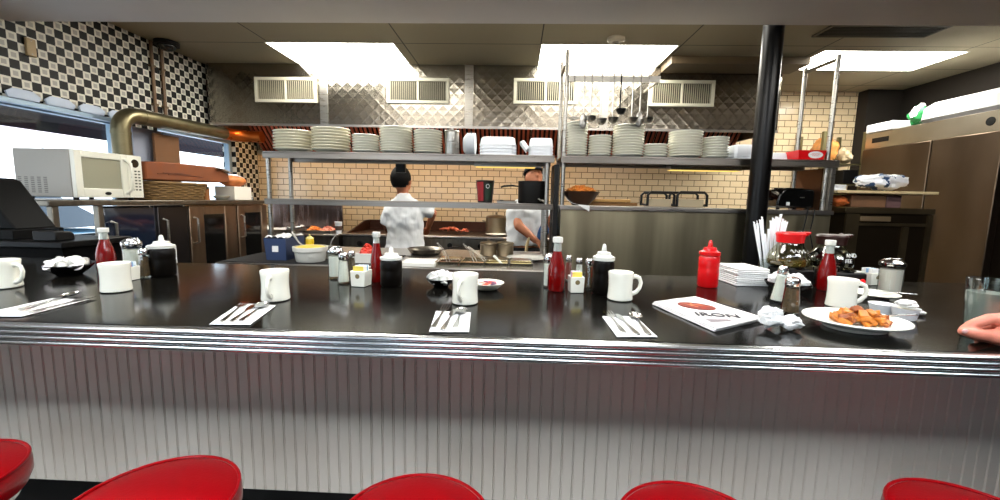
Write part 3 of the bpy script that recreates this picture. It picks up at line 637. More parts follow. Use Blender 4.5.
t = thing('small_bowl', 'small pale bowl on the worktop near its hood end', 'bowl', (-2.80, 3.87, WZ + .001)); MB().lathe([(.03, 0), (.04, .004), (.075, .04), (.077, .043), (.072, .042), (.036, .008), (0, .007)], 28).build('bowl_body', china_cream, t); MB().lathe([(.066, .034), (.0, .036)], 24, cap=(False, False)).build('contents', mat('pale_dip', (210, 190, 130), .6), t)
t = thing('glass_jar', 'squat glass jar with brown lid behind the small pale bowl', 'jar', (-2.87, 4.36, WZ + .001)); MB().lathe([(.05, 0), (.052, .01), (.052, .08), (.04, .095), (.04, .1)], 24).build('jar_body', clear, t); MB().lathe([(.044, .1005), (.044, .12), (0, .121)], 24).build('lid', mat('brown_lid', (110, 70, 40), .5), t)
t = thing('brown_canister', 'small brown canister on the worktop beside the wicker basket', 'canister', (-2.85, 3.73, WZ + .001)); MB().lathe([(.034, 0), (.034, .10), (.03, .104)], 20).build('tin', mat('brown_tin', (150, 96, 50), .5), t); MB().lathe([(.036, .1045), (.036, .12), (0, .121)], 20).build('lid', mat('dark_tin', (60, 44, 30), .5), t)

o = MB().box(-.012, .012, -.14, .14, 0, .60).build('cardboard_sheet', mat('brown_sheet', (112, 78, 50), .8, vary=.1, vscale=8), bevel=.003); o.location = (-3.33, 3.90, WZ + .001); tag(o, 'upright brown cardboard sheet against the wall between the windows', 'cardboard')
# ------------------------------------------------------------------ dark register stand and register (window end, behind the counter)
q = PY(20, 240, 1.96); SZ_ = q.z
t = thing('register_stand', 'low black cabinet behind the counter carrying the cash register', 'cabinet', (-2.4, 2.08, 0))
MB().box(-.55, .2, -.16, .17, .05, SZ_ - .03).build('body', mat('stand_black', (4, 4, 4), .7, spec=.1), t, smooth=False); MB().box(-.57, .22, -.18, .19, SZ_ - .0295, SZ_).build('top', mat('stand_top', (8, 8, 8), .4, spec=.2), t, bevel=.004)
MB().box(-.54, .18, -.1605, -.165, .12, SZ_ - .08).build('door', black_plastic, t, smooth=False)
for x in (-.5, .15):
    for y in (-.13, .14): MB().lathe([(.02, 0), (.02, .0495)], 10, (x, y, 0)).build('leg', black_plastic, t)
zt = PY(15, 178, 2.05).z - SZ_; xr0 = PY(21, 178, 2.17).x; xr1 = PY(60, 250, 2.17).x
t = thing('cash_register', 'black cash register seen from behind with sloping back in front of the window', 'cash register', (-2.5, 2.07, SZ_))
f = MB(); f.prism([(-.42, 0.05), (xr1 + 2.5, .05), (xr1 + 2.46, .1), (xr0 + 2.5, zt - .012), (xr0 + 2.47, zt), (-.42, zt + .008)], 'y', -.09, .10); regm = mat('register_black', (5, 5, 5), .6, spec=.12); f.build('body', regm, t, bevel=.008)
MB().box(-.44, xr1 + 2.52, -.12, .115, .001, .0495).build('cash_drawer', regm, t, bevel=.004)
MB().box(-.36, xr0 + 2.3, .1005, .104, .15, zt - .06).build('screen', mat('screen_grey', (40, 46, 52), .15), t, smooth=False)
t = thing('receipt_printer', 'small black receipt printer in front of the cash register', 'printer', (PY(56, 240, 1.93).x - .06, 1.975, SZ_ + .001))
f = MB(); f.prism([(-.045, 0), (.045, 0), (.045, .03), (.03, .045), (-.045, .05)], 'x', -.06, .06); f.build('body', black_plastic, t, bevel=.006); MB().tube([(-.05, -.02, .0545), (.05, -.02, .0545)], .004).build('paper_slot', black_gloss, t)
# ================================================================== PREP TABLE AND PASS SHELVES
PT = .95
t = thing('prep_table', 'stainless prep table between the counter and the cooks under the left pass shelf', 'table', (-.8, 2.95, 0))
MB().box(-1.06, 1.03, -.47, .50, PT - .04, PT).build('table_top', steel_h, t, bevel=.003)
MB().box(-1.0, .98, -.44, .47, .15, PT - .0405).build('cabinet', steel_dark, t, smooth=False)
for x in (-.97, .95):
    for y in (-.4, .43): MB().lathe([(.025, 0), (.025, .1495)], 10, (x, y, 0)).build('leg', steel, t)
SHT = 1.69
def shelf_board(x0, x1, y0, y1, z, h, ox, oy, parent, name, m):
    f = MB(); f.box(x0 + ox, x1 + ox, y0 + oy, y1 + oy, z - .012, z).box(x0 + ox, x1 + ox, y0 + oy, y0 + .012 + oy, z - h, z - .0121).box(x0 + ox, x1 + ox, y1 - .012 + oy, y1 + oy, z - h, z - .0121)
    return f.build(name, m, parent, bevel=.002)
t = thing('pass_shelf', 'stainless two-tier pass shelf with round plates and foam boxes, window half', 'shelf', (-.8, 3.17, PT + .001)); ox, oy = .8, -3.17
LX0, LX1 = -1.85, .262; zz = -PT - .001
shelf_board(LX0, LX1, 3.0, 3.36, SHT + zz, .05, ox, oy, t, 'upper_shelf', shelf_steel)
shelf_board(LX0, LX1, 3.0, 3.30, 1.348 + zz, .042, ox, oy, t, 'lower_shelf', shelf_steel)
for x in (LX0 + .025, LX1 - .045):
    for y in (3.03, 3.33): MB().lathe([(.016, 0), (.016, SHT - .0125 + zz)], 14, (x + ox, y + oy, 0)).build('post', steel, t)
hl = emit_mat('heat_lamp_glow', (1.0, .66, .16), 1.1)
for a, b_, lab in ((475, 536, 'yellow heat lamp strip under the plate shelf near the second cook'), (668, 738, 'yellow heat lamp strip under the ladle shelf near the black pole')):
    x0, x1 = PY(a, 168, 3.3).x, PY(b_, 168, 3.3).x; q = thing('heat_lamp', lab, 'heat lamp', ((x0 + x1) / 2, 3.29, SHT - .053), 0, 'heat lamps'); h = (x1 - x0) / 2
    MB().box(-h, h, -.05, .05, -.012, .039).build('housing', steel, q, smooth=False); MB().box(-h + .01, h - .01, -.04, .04, -.016, -.0125).build('lamp_strip', hl, q, smooth=False)
pz = PY(401, 165, 3.33)
MB().box(pz.x + .8 - .038, pz.x + .8 + .038, .135, .175, SHT - .118 + zz, SHT - .052 + zz).build('switch_box', iron, t, bevel=.003)
MB().box(.268 + .8, .301 + .8, 3.03 - 3.17, 3.30 - 3.17, 0, SHT - .06 + zz).build('dark_gap_strip', iron, t, smooth=False)  # added black strip standing in for the dark gap between the two units
t = thing('serving_cabinet', 'wide olive stainless serving cabinet with tall posts and plate shelf behind the counter', 'cabinet', (1.25, 3.2, 0)); ox, oy = -1.25, -3.2
RX0, RX1, RZ = .32, 2.20, 1.342
MB().box(RX0 + ox, RX1 + ox, 3.0 + oy, 3.4 + oy, .12, RZ - .0305).build('body', mat('olive_steel', (176, 166, 138), .36, 1, vary=.18, vscale=3, stretch=(4, 1, .3)), t, smooth=False)
MB().box(RX0 - .01 + ox, RX1 + .01 + ox, 2.985 + oy, 3.41 + oy, RZ - .03, RZ).build('ledge', steel_h, t, bevel=.003)
shelf_board(RX0 - .01, RX1 + .02, 3.0, 3.36, SHT, .05, ox, oy, t, 'upper_shelf', shelf_steel)
for x, y, zt in ((RX0 + .012, 3.05, 2.42), (RX0 - .01 + .02, 3.38, 2.44), (RX1 - .03, 3.05, 2.40), (RX1 - .03, 3.38, 2.41)):
    MB().lathe([(.015, RZ + .0005), (.015, zt), (.0, zt + .004)], 14, (x + ox, y + oy, 0)).build('post', steel, t)
rk = MB(); rk.box(RX0 + .0 + ox, .98 + ox, 3.045 + oy, 3.055 + oy, 2.205, 2.246); rk.build('utensil_bar', mat('pale_bar', (205, 200, 190), .45, .6), t, smooth=False)
MB().tube([(RX1 - .03 + ox, 3.05 + oy, 2.37), (RX1 - .03 + ox, 3.38 + oy, 2.38)], .014, 8).build('end_bar', steel_dark, t)
MB().tube([(RX0 + .012 + ox, 3.05 + oy, 2.34), (RX0 + .01 + ox, 3.38 + oy, 2.34)], .012, 8).build('end_bar', steel_dark, t)
MB().box(.965 + ox, .98 + ox, 3.056 + oy, 3.38 + oy, 2.215, 2.235).build('bar_bracket', steel, t, smooth=False)
MB().box(RX1 - .042 + ox, RX1 - .03 + ox, 3.07 + oy, 3.34 + oy, RZ + .0005, SHT - .052).build('end_panel', mat('brown_steel_panel', (110, 78, 56), .4, .8), t, smooth=False)
for y in (3.03, 3.36): MB().box(RX1 - .015 + ox, RX1 + .012 + ox, y - .016 + oy, y + .016 + oy, RZ + .0005, SHT - .0505).build('end_leg', steel, t, smooth=False)
for x in (RX0 + .1, RX1 - .1):
    for y in (3.06, 3.33): MB().lathe([(.025, 0), (.025, .1195)], 10, (x + ox, y + oy, 0)).build('leg', steel, t)

# ------------------------------------------------------------------ plates, one object each
small = plate_mesh('plate', china, .68); big = plate_mesh('plate', china, .96); oval = plate_mesh('platter', china_cream, 1.1, .86, 1.25); used = set()
def stack(x0, x1, yt, yb, src, where, pitch=.0188, zbase=SHT, Y=3.175, grp=None):
    a = PY(x0, yb, Y); b = PY(x1, yb, Y); h = PY((x0 + x1) / 2, yt, Y).z - PY((x0 + x1) / 2, yb, Y).z
    n = max(2, round(h / pitch)); kind = 'platter' if src is oval else 'plate'; dia = (b.x - a.x); base = .136 * {'platter': 1.1}.get(kind, .96 if src is big else .68) * 2
    k0 = dia / base
    for k in range(n):
        nm = 'bottom' if k == 0 else ORD[n - 1 - k]
        lab = f'{nm} white {kind} of {where}'; loc = ((a.x + b.x) / 2 + R.uniform(-.0012, .0012), Y + R.uniform(-.0012, .0012), zbase + .001 + k * pitch)
        if id(src) not in used: used.add(id(src)); o = src; o.location = loc; tag(o, lab, 'plate', where)
        else: o = dup(src, loc, R.uniform(0, 6.28) if kind == 'plate' else 0, lab, where); o['category'] = 'plate'
        o.scale = (k0, k0, 1.3)
stack(275, 312, 130.5, 151, oval, 'the window-end platter stack', .0215)
stack(312.6, 350, 128, 151, oval, 'the platter stack second from the window', .0215)
stack(353, 379, 134, 151, small, 'the low stack beside the platters')
stack(380.5, 412, 127, 151.5, big, 'the tall stack above the standing cook')
stack(414, 442, 130, 152, small, 'the stack beside the steel canister')
stack(566, 587, 119, 153, small, 'the tall narrow stack beside the ladle posts')
stack(588, 611, 132, 153.5, small, 'the low stack under the ladles')
stack(612, 643, 123, 154, big, 'the tall wide stack under the ladles')
stack(643.5, 667, 141, 155, small, 'the lowest stack on the ladle shelf')
stack(668, 700.5, 130, 156, big, 'the wide stack second from the black pole')
stack(701.5, 727, 136, 156.5, small, 'the stack nearest the black pole')
# foam boxes
def clam(hx, hy, h):
    f = MB(); s = .78
    def R4(q, z, c=.02): a, b_ = hx * q, hy * q; return [V((x, y, z)) for x, y in ((-a + c, -b_), (a - c, -b_), (a, -b_ + c), (a, b_ - c), (a - c, b_), (-a + c, b_), (-a, b_ - c), (-a, -b_ + c))]
    f.rings([R4(.74, h), R4(.80, h), R4(.90, h - .012), R4(.965, .005), R4(1.0, .004), R4(1.0, 0), R4(.955, 0), R4(.955, .001), R4(.885, h - .016), R4(.73, h - .004)])
    return f
box0 = clam(.115, .115, .062).build('foam_box', paper_blue, None); bu = [0]
def foam_stack(cx, n, z, Y, where, sc=1., dz=.036, rz=0.):
    for k in range(n):
        lab = f'{ORD[n - 1 - k] if k else "bottom"} white foam takeout box of {where}'; loc = (cx, Y, z + .001 + k * .0235)
        if not bu[0]: bu[0] = 1; o = box0; o.location = loc; tag(o, lab, 'takeout box', where)
        else: o = dup(box0, loc, rz, lab, where); o['category'] = 'takeout box'
        o.scale = (sc, sc, 1)
Xp = lambda x, Y=3.17: PY(x, 150, Y).x
foam_stack((Xp(480) + Xp(517)) / 2, 4, SHT, 3.17, 'the wide foam stack beyond the canister', 1.17)
foam_stack((Xp(529) + Xp(552)) / 2, 4, SHT, 3.17, 'the foam stack at the canister shelf end', .78)
foam_stack((Xp(730) + Xp(753)) / 2, 3, SHT, 3.17, 'the foam stack by the black pole', .74)
o = dup(box0, (Xp(523), 3.17, SHT + .072), 0, 'white foam takeout box tipped on its side against the wide foam stack', 'loose foam boxes', rot=(0, math.radians(52), 0)); o['category'] = 'takeout box'; o.scale = (.36, .8, .5)
t = thing('steel_canister', 'upright shiny steel canister between the plates and the foam boxes', 'canister', (Xp(453), 3.12, SHT + .001)); MB().lathe([(.05, 0), (.052, .01), (.052, .165), (.055, .168), (.052, .17), (.0, .168)], 28).build('body', steel, t); MB().lathe([(.056, .1705), (.054, .178), (.012, .182), (.012, .192), (0, .193)], 28).build('lid', steel, t)
for k in range(6):
    o = MB().lathe([(.0, 0), (.05, .0), (.084, .028), (.086, .03), (.082, .029), (.048, .003), (0, .003)], 28).build('foam_bowl', paper_blue) if k == 0 else o.copy()
    if k: COL.objects.link(o)
    o.location = (Xp(463.5) + .012 * k, 3.17 , SHT + .0875); o.rotation_euler = (0, PI / 2 + .0, 0); tag(o, f'{ORDN[k]} white foam bowl standing on edge beyond the steel canister', 'bowl', 'foam bowls on edge')
# things hung from the utensil bar
ladle = thing('ladle', 'x', 'ladle', (0, 0, 0)); 
MB().tube([(0, .0, .012), (0, -.010, .02), (0, -.014, .005), (0, -.013, -.03), (0, -.013, -.30)], [.0055] * 5, 8, flat=1.).build('handle', steel, ladle)
f = MB(); f.lathe([(.0, -.052), (.02, -.047), (.036, -.03), (.041, -.008), (.043, -.006), (.039, -.008), (.033, -.028), (.0, -.047)], 24); f.build('bowl', steel, ladle, loc=(0, -.045, -.29))
skim = thing('skimmer', 'wire skimmer with open basket hanging at the post end of the utensil bar', 'skimmer', (0, 0, 0))
MB().tube([(0, 0, .012), (0, -.010, .02), (0, -.014, .005), (0, -.013, -.30)], .004, 8).build('handle', steel, skim)
f = MB()
for q in (.045, .03, .015): f.tube([(q * math.cos(2 * PI * k / 20), q * math.sin(2 * PI * k / 20), -.02 + .35 * q) for k in range(20)], .0025, 6, True)
for k in range(6): a = PI * k / 6; f.tube([(-.045 * math.cos(a), -.045 * math.sin(a), -.004), (0, 0, -.02), (.045 * math.cos(a), .045 * math.sin(a), -.004)], .002, 6)
f.build('wire_basket', steel, skim, loc=(0, -.055, -.29))
spat = thing('slotted_spoon', 'x', 'spoon', (0, 0, 0)); MB().tube([(0, 0, .012), (0, -.010, .02), (0, -.014, .005), (0, -.013, -.26)], .005, 8).build('handle', steel, spat)
f = MB(); f.ball((0, -.013, -.31), (.03, .006, .055), 16, 10); f.build('spoon_bowl', steel, spat)
tong = thing('whisk', 'x', 'whisk', (0, 0, 0)); MB().tube([(0, 0, .012), (0, -.010, .02), (0, -.014, .005), (0, -.013, -.12)], .007, 8).build('handle', steel, tong)
f = MB()
for k in range(4):
    a = PI * k / 4; f.tube([(.028 * math.sin(PI * j / 10) * math.cos(a) * (1 if j < 6 else 1), -.013 + .028 * math.sin(PI * j / 10) * math.sin(a), -.12 - .16 * (j / 10)) for j in range(11)], .0016, 5); f.tube([(-.028 * math.sin(PI * j / 10) * math.cos(a), -.013 - .028 * math.sin(PI * j / 10) * math.sin(a), -.12 - .16 * (j / 10)) for j in range(11)], .0016, 5)
f.build('wires', steel, tong)
bl = thing('black_ladle', 'black ladle hanging in the middle of the utensil bar', 'ladle', (0, 0, 0)); MB().tube([(0, 0, .012), (0, -.010, .02), (0, -.014, .005), (0, -.013, -.25)], .0055, 8).build('handle', black_plastic, bl)
f = MB(); f.lathe([(.0, -.045), (.02, -.04), (.034, -.02), (.038, 0), (.034, -.002), (.0, -.038)], 20); f.build('bowl', black_plastic, bl, loc=(0, -.045, -.24))
yb = 3.043; zbh = 2.238
hang = [(574.5, skim, 1.06, 'wire skimmer with open basket hanging at the post end of the utensil bar'), (592, ladle, 1.0, 'steel ladle hanging next to the wire skimmer'), (602, ladle, 1.06, 'steel ladle hanging second from the wire skimmer'), (614, ladle, 1.03, 'steel ladle hanging just before the black ladle'),
        (621, bl, 1., 'black ladle hanging in the middle of the utensil bar'), (633, ladle, 1.02, 'steel ladle hanging just after the black ladle'), (641, spat, 1., 'steel serving spoon hanging between the last two ladles'), (649, ladle, 1.02, 'steel ladle hanging at the free end of the utensil bar'), (584.5, spat, 1.05, 'steel serving spoon hanging beside the wire skimmer')]
seen = set()
for x, s_, sc, lab in hang:
    loc = (PY(x, 80, yb).x, yb, zbh)
    if s_.name in seen: o = dup(s_, loc, R.uniform(-.08, .08), lab, 'hanging utensils')
    else: o = s_; seen.add(s_.name); o.location = loc; o.rotation_euler = (0, 0, R.uniform(-.05, .05)); o['label'] = lab; o['group'] = 'hanging utensils'
    o.scale = (.9, .9, sc * .93)
for o in [tong]:
    for c in list(o.children): bpy.data.objects.remove(c)
    bpy.data.objects.remove(o)

# ------------------------------------------------------------------ things on the lower shelves
LZ = 1.349
p = PY(485, 199, 3.14)
t = thing('steel_cup', 'tall dark cup printed red and black on the lower pass shelf', 'cup', (p.x, 3.14, LZ)); MB().lathe([(.052, 0), (.055, .005), (.068, .158), (.072, .162), (.069, .164), (.064, .158), (.05, .006), (0, .006)], 32).build('cup_body', mat('black_print_cup', (30, 28, 26), .4), t)
f = MB(); f.rings([[V((r * math.cos(a), r * math.sin(a), z)) for a in [-2.65 + .95 * k / 10 for k in range(11)]] for r, z in ((.0567, .012), (.0692, .152))], closed=False); f.build('red_panel', mat('cup_red', (150, 30, 34), .4), t)
f = MB(); f.rings([[V((r * math.cos(a), r * math.sin(a), z)) for a in [-1.5 + .8 * k / 10 for k in range(11)]] for r, z in ((.0574, .02), (.0684, .142))], closed=False); f.build('green_panel', mat('cup_green', (34, 52, 40), .4), t)
MB().tube([(.012 * math.cos(2 * PI * k / 16) + .024, -.0665 - .004 * math.cos(2 * PI * k / 16) * 0, .12 + .014 * math.sin(2 * PI * k / 16)) for k in range(16)], .002, 5, True).build('round_logo', paper, t)
p = PY(532, 199, 3.15)
t = thing('black_saucepan', 'black saucepan on the lower pass shelf hiding the second cook', 'saucepan', (p.x, 3.14, LZ)); MB().lathe([(.098, 0), (.104, .008), (.106, .158), (.110, .162), (.106, .164), (.101, .158), (.099, .01), (0, .008)], 36).build('pot_body', iron, t)
MB().tube([(-.104, -.01, .125), (-.15, -.02, .13), (-.21, -.03, .124), (-.235, -.034, .115)], [.008, .011, .013, .012], 10, flat=.6).build('handle', iron, t)
p = PY(545, 193, 3.04)
o = MB().grid(8, 6, lambda u, v: V(((u - .5) * .055, (v - .5) * .035, .02 + .018 * noise.noise(V((u * 4, v * 4, 5)))))).build('crumpled_foil', steel, solid=.002); o.location = (p.x - .03, 3.02, LZ + .006); o.rotation_euler = (0, .3, 0); tag(o, 'crumpled scrap of foil beside the black saucepan', 'foil')
p = PY(507, 199, 3.1)
tray('small_tray', 'small flat steel tray beside the printed cup on the lower pass shelf', (p.x, 3.12, LZ), .07, .08, steel, .012, .003)
o = MB().lathe([(.0, 0), (.015, 0), (.015, .014), (.011, .018), (.0, .018)], 14).build('bottle_cap', black_plastic); o.location = (PY(502, 196, 3.12).x - .0, 3.08, LZ + .005); tag(o, 'tiny black bottle cap standing in the small flat steel tray', 'cap')
# right ledge
RZ1 = RZ + .001
p = PY(578, 190, 3.17)
t = thing('wooden_bowl', 'dark bowl on the serving ledge heaped with orange chips', 'bowl', (p.x, 3.14, RZ1)); t.scale = (1.1, 1.1, 1); t.location.x += .018
MB().lathe([(.05, 0), (.055, .006), (.09, .05), (.118, .098), (.122, .102), (.116, .1), (.086, .052), (.05, .012), (0, .011)], 36, sx=1.05).build('bowl_body', mat('dark_wood_bowl', (62, 38, 22), .45, vary=.3, vscale=16), t)
chip = mat('orange_chips', (236, 150, 66), .6, vary=.3, vscale=30)
f = MB(); rr = random.Random(4)
for k in range(150):
    a = rr.uniform(0, 2 * PI); q = math.sqrt(rr.random()); M = Euler((rr.uniform(-.8, .8), rr.uniform(-.8, .8), rr.uniform(0, 6))).to_matrix().to_4x4()
    f.ball((.088 * q * math.cos(a), .083 * q * math.sin(a), .115 + .045 * (1 - q * q) * rr.uniform(.5, 1)), (.022, .016, .005), 8, 5, M)
for k in range(1): f.ball((0, 0, .095), (.085, .08, .03), 16, 8)
o = f.build('orange_chips', chip); o.scale = (1.1, 1.1, .9); o.location = (p.x + .018, 3.14, RZ1); tag(o, 'mound of orange chips filling the dark bowl', 'chips', kind='stuff')
bx0, bx1 = PY(580, 195, 3.2).x, PY(642, 195, 3.2).x
for k, (dx, z0, w_, lab) in enumerate(((0, 0, 0, 'pale wooden board lying lower on the serving ledge behind the bowl'), (-.06, .027, -.0, 'pale wooden board lying on top of the lower board behind the bowl'))):
    o = MB().box(-(bx1 - bx0) / 2, (bx1 - bx0) / 2, -.05, .05, 0, .024).build('cutting_board', wood if k else mat('dark_wood_board', (150, 104, 52), .5, vary=.2, vscale=6, stretch=(1, 14, 14)), bevel=.004); o.location = ((bx0 + bx1) / 2 + dx, 3.35 - .02 * k, RZ1 + z0 + .001); tag(o, lab, 'board', 'boards behind the bowl')
ps = [PY(560, 188, 3.0), PY(570, 190, 3.0), PY(585, 203, 2.98)]
o = MB().grid(10, 6, lambda u, v: V((ps[0].x + .04 + (ps[2].x - ps[0].x - .01) * u, 3.03 - .068 * min(1, u / .5) + (v - .5) * .02 * (u < .35), (RZ1 + .05 * (1 - u / .5) ** 2 + .008) if u <= .5 else RZ1 + .008 - .06 * (u - .5) + (v - .5) * .09 * (u - .5))))
o = o.build('paper_slip', paper, solid=.0015); tag(o, 'creased white paper slip hanging over the ledge in front of the chip bowl', 'paper')
for x0, x1, lab in ((645, 671, 'black wire rack handle on the serving ledge beside the boards'), (674, 703, 'black wire rack handle on the serving ledge towards the black pole')):
    a, b = PY(x0, 203, 3.2).x, PY(x1, 203, 3.2).x; zt = PY(x0, 191, 3.2).z - RZ1
    o = thing('tub_frame', lab, 'rack', ((a + b) / 2, 3.22, RZ1), 0, 'black frames on the serving ledge'); h = (b - a) / 2; ht = zt - .01
    for y in (-.08, .08): MB().tube([(-h, y, .008), (-h, y, ht - .02), (-h + .02, y, ht), (h - .02, y, ht), (h, y, ht - .02), (h, y, .008)], .010, 8).build('hoop', iron, o)
    for s in (-1, 1): MB().tube([(s * h, -.08, .016), (s * h, .08, .016)], .007, 8).build('bottom_bar', iron, o)
    MB().box(-h + .012, h - .012, -.06, .06, .001, ht * .55).build('tub', mat('dull_tub', (176, 160, 130), .4), o, bevel=.004)
# toaster
a, b = PY(776, 205, 3.08), PY(813, 205, 3.08); w = (b.x - a.x) / 2
t = thing('toaster', 'black rounded toaster with small white label under the red basket shelf', 'toaster', ((a.x + b.x) / 2, 3.17, RZ1)); prof = [(-w, .012), (-w, .06), (-w * .93, .10), (-w * .75, .14), (-w * .5, .155), (w * .9, .15), (w, .13), (w, .012)]
MB().prism(prof, 'y', -.10, .10).build('body', black_gloss, t, bevel=.012)
MB().box(-w * .5, -w * .32, -.1012, -.1002, .03, .055).build('label_sticker', paper, t, smooth=False)
MB().box(w * .2, w * .45, -.1012, -.1002, .085, .092).build('brand_mark', steel, t, smooth=False)
MB().box(-w - .018, -w - .0005, -.02, .02, .07, .085).build('lever', black_plastic, t, bevel=.003)
for s in (-1, 1):
    for y in (-.07, .07): MB().lathe([(.012, 0), (.012, .0115)], 10, (s * w * .8, y, 0)).build('foot', black_plastic, t)
MB().box(-w * .6, w * .7, -.04, -.02, .1505, .157).build('slot', iron, t, smooth=False); MB().box(-w * .6, w * .7, .02, .04, .1505, .157).build('slot', iron, t, smooth=False)
for k, x in enumerate((808, 815)):
    p = PY(x, 208, 2.975); o = MB().tube([(p.x, 3.01, RZ + .0055), (p.x, 2.977, RZ + .0055), (p.x, 2.975, RZ - .02), (p.x - .02, 2.972, RZ - .15), (p.x + .02 * k, 2.968, RZ - .3), (p.x + .05, 2.966, .75), (p.x + .05, 2.96, .3), (p.x + .06, 2.90, .006)], .004, 6).build('power_cord', black_plastic); tag(o, f'black power cord hanging down the serving cabinet below the toaster, {("pole side", "refrigerator side")[k]}', 'cord', 'toaster cords')
# red basket and white box on the upper shelf end
a, b = PY(791, 157, 3.09), PY(818.5, 157, 3.09); w = (b.x - a.x) / 2
t = thing('food_basket', 'red paper food tray with white oval emblem on the upper shelf end', 'food tray', ((a.x + b.x) / 2, 3.085, SHT + .001)); s = .88
f = MB(); f.rings([[V((x * q, y * q, z)) for x, y in ((-w, -.07), (w, -.07), (w, .07), (-w, .07))] for q, z in ((s, 0), (1, .065), (.98, .065), (s * .98, .003))]); f.build('tray_body', bright_red, t, smooth=False)
M = Matrix.Translation((w * .25, -.0668, .034)) @ Matrix.Rotation(PI / 2 + .13, 4, 'X')
MB().lathe([(.05, 0), (.05, .0015), (0, .0016)], 28, sx=1, sy=.48, M=M).build('oval_emblem', paper, t)
f = MB()
for z_, a_ in ((.042, .024), (.035, .034), (.028, .022)): f.tube([(w * .25 - a_ + 2 * a_ * k / 12, -.0684 + .0095 * (.035 - z_) / .065, z_ + .0022 * math.sin(k * 2.2)) for k in range(13)], .0011, 5)
f.build('emblem_script', bright_red, t)
a, b = PY(769, 157, 3.2), PY(787, 157, 3.2)
foam_stack((a.x + b.x) / 2 , 1, SHT, 3.22, 'the single box between pole and red tray', .7)
# ------------------------------------------------------------------ things on the prep table
PT1 = PT + .001
p = PY(306, 268, 2.54)
rm = MB().box(-1.85, -.80, 2.50, 2.99, 0, .004).build('darkening_mat', mat('mat_black', (12, 12, 12), .8)); rm.location = (0, 0, PT1); tag(rm, 'added black mat darkening the window half of the prep table', 'mat')  # black sheet added only to darken this half of the steel table
t = thing('batter_tub', 'white plastic tub of yellow batter at the back of the counter', 'tub', (p.x, 2.605, PT1 + .0045)); r1 = 16.5 / 415 * 2.56; zt = PY(306, 248.5, 2.52).z - PT1
MB().lathe([(r1 * .82, 0), (r1 * .86, .006), (r1 * .95, zt - .03), (r1 * 1.02, zt - .028), (r1 * 1.04, zt - .006), (r1 * 1.03, zt), (r1 * .97, zt), (r1 * .93, zt - .03), (r1 * .82, .01), (0, .008)], 40).build('tub_body', plastic_white, t)
MB().lathe([(r1 * .955, zt - .008), (r1 * .7, zt + .002), (r1 * .3, zt + .007), (0, zt + .007)], 36, cap=(False, False)).build('batter', mat('yellow_batter', (214, 186, 70), .4), t)
a = V((-.155 * .55, .02, zt + .005)); s_ = thing('scoop', 'steel scoop leaning in the white batter tub with its handle up', 'scoop', (p.x, 2.605, PT1 + .0045)); MB().tube([(-.045, .02, zt - .012), (-.085, .02, zt + .02), (-.13, .02, zt + .085)], [.006, .006, .009], 8).build('handle', steel, s_); MB().ball((-.03, .02, zt - .016), (.03, .025, .012), 14, 8).build('scoop_bowl', steel, s_)
def squeeze(name, label, cat_, loc, r, h, body, cap, tip=None):
    o = thing(name, label, cat_, loc); nz_ = h * .2; nb = h * .68
    MB().lathe([(r * .9, 0), (r, .006), (r, nb * .55), (r * .97, nb * .6), (r, nb * .66), (r, nb - .008), (r * .86, nb)], 32).build('bottle_body', body, o)
    c = MB(); c.lathe([(r * 1.02, nb + .0005), (r * 1.03, nb + h * .07), (r * .9, nb + h * .075), (r * .66, nb + h * .11), (r * .6, nb + h * .16), (r * .24, nb + h * .175), (r * .16, h - .003), (r * .08, h)], 32); c.build('nozzle_cap', cap, o); return o
p = PY(310, 248, 3.2); zt = PY(310, 234, 3.2).z - PT1
squeeze('mustard_bottle', 'yellow squeeze bottle with pale tip standing behind the batter tub', 'squeeze bottle', (p.x, 3.2, PT1), .030, zt, mat('mustard_yellow', (240, 200, 30), .35), mat('pale_yellow_cap', (244, 226, 140), .35))
p = PY(279, 262, 2.62)
t = thing('storage_bin', 'dark blue bin with white label behind the counter near the cabinets', 'bin', (p.x, 2.70, PT1 + .0045)); hw = .072; zt = PY(277, 239, 2.6).z - PT1
f = MB(); f.rings([[V((x * q, y * q, z)) for x, y in ((-hw, -.12), (hw, -.12), (hw, .12), (-hw, .12))] for q, z in ((.9, 0), (1, zt), (.94, zt), (.85, .01))]); f.build('bin_body', mat('bin_blue', (52, 66, 98), .4), t, smooth=False)
MB().box(-.02, .02, -.1205, -.119, zt * .35, zt * .72).build('label', paper, t, smooth=False, rot=(-.05, 0, 0))
f = MB(); f.grid(10, 8, lambda u, v: V(((u - .5) * hw * 1.9, (v - .5) * .22, zt - .02 + .03 * abs(noise.noise(V((u * 5, v * 5, 1.4))))))); o = f.build('paper_liner', paper, solid=.002); o.location = (p.x, 2.70, PT1 + .026); tag(o, 'white paper bunched on top of the dark blue bin', 'paper')
p = PY(326, 266, 2.7); zt = PY(326, 248, 2.7).z - PT1
t = thing('grey_canister', 'small cloudy grey container beside the white batter tub', 'container', (p.x, 2.75, PT1 + .0045)); MB().lathe([(.036, 0), (.042, zt), (.044, zt + .003), (.04, zt + .002), (.034, .006), (0, .005)], 28).build('body', mat('cloudy_plastic', (150, 146, 132), .35), t); MB().tube([(0, 0, zt * .6), (.02, 0, zt + .04), (.045, .01, zt + .075), (.055, .01, zt + .06)], .004, 6).build('spoon_handle', steel, t)
p = PY(364, 262, 2.62); zt = PY(364, 254, 2.62).z - PT1
tray('tomato_tub', 'white plastic tub heaped with red diced tomato behind the counter condiments', (p.x + .01, 2.66, PT1 + .0045), .065, .09, plastic_white, zt, .004)
heap('diced_tomato', 'red diced tomato heaped in the white tub', 'tomato', (p.x + .01, 2.66, PT1 + zt - .002), (.038, .055), mat('tomato_red', (206, 52, 34), .3, vary=.35, vscale=60), .06, 8, 120, kind='stuff', sc=(.5, .45, .4))
p = PY(418, 266, 2.52); q0, q1 = PY(399, 266, 2.52), PY(434, 266, 2.52)
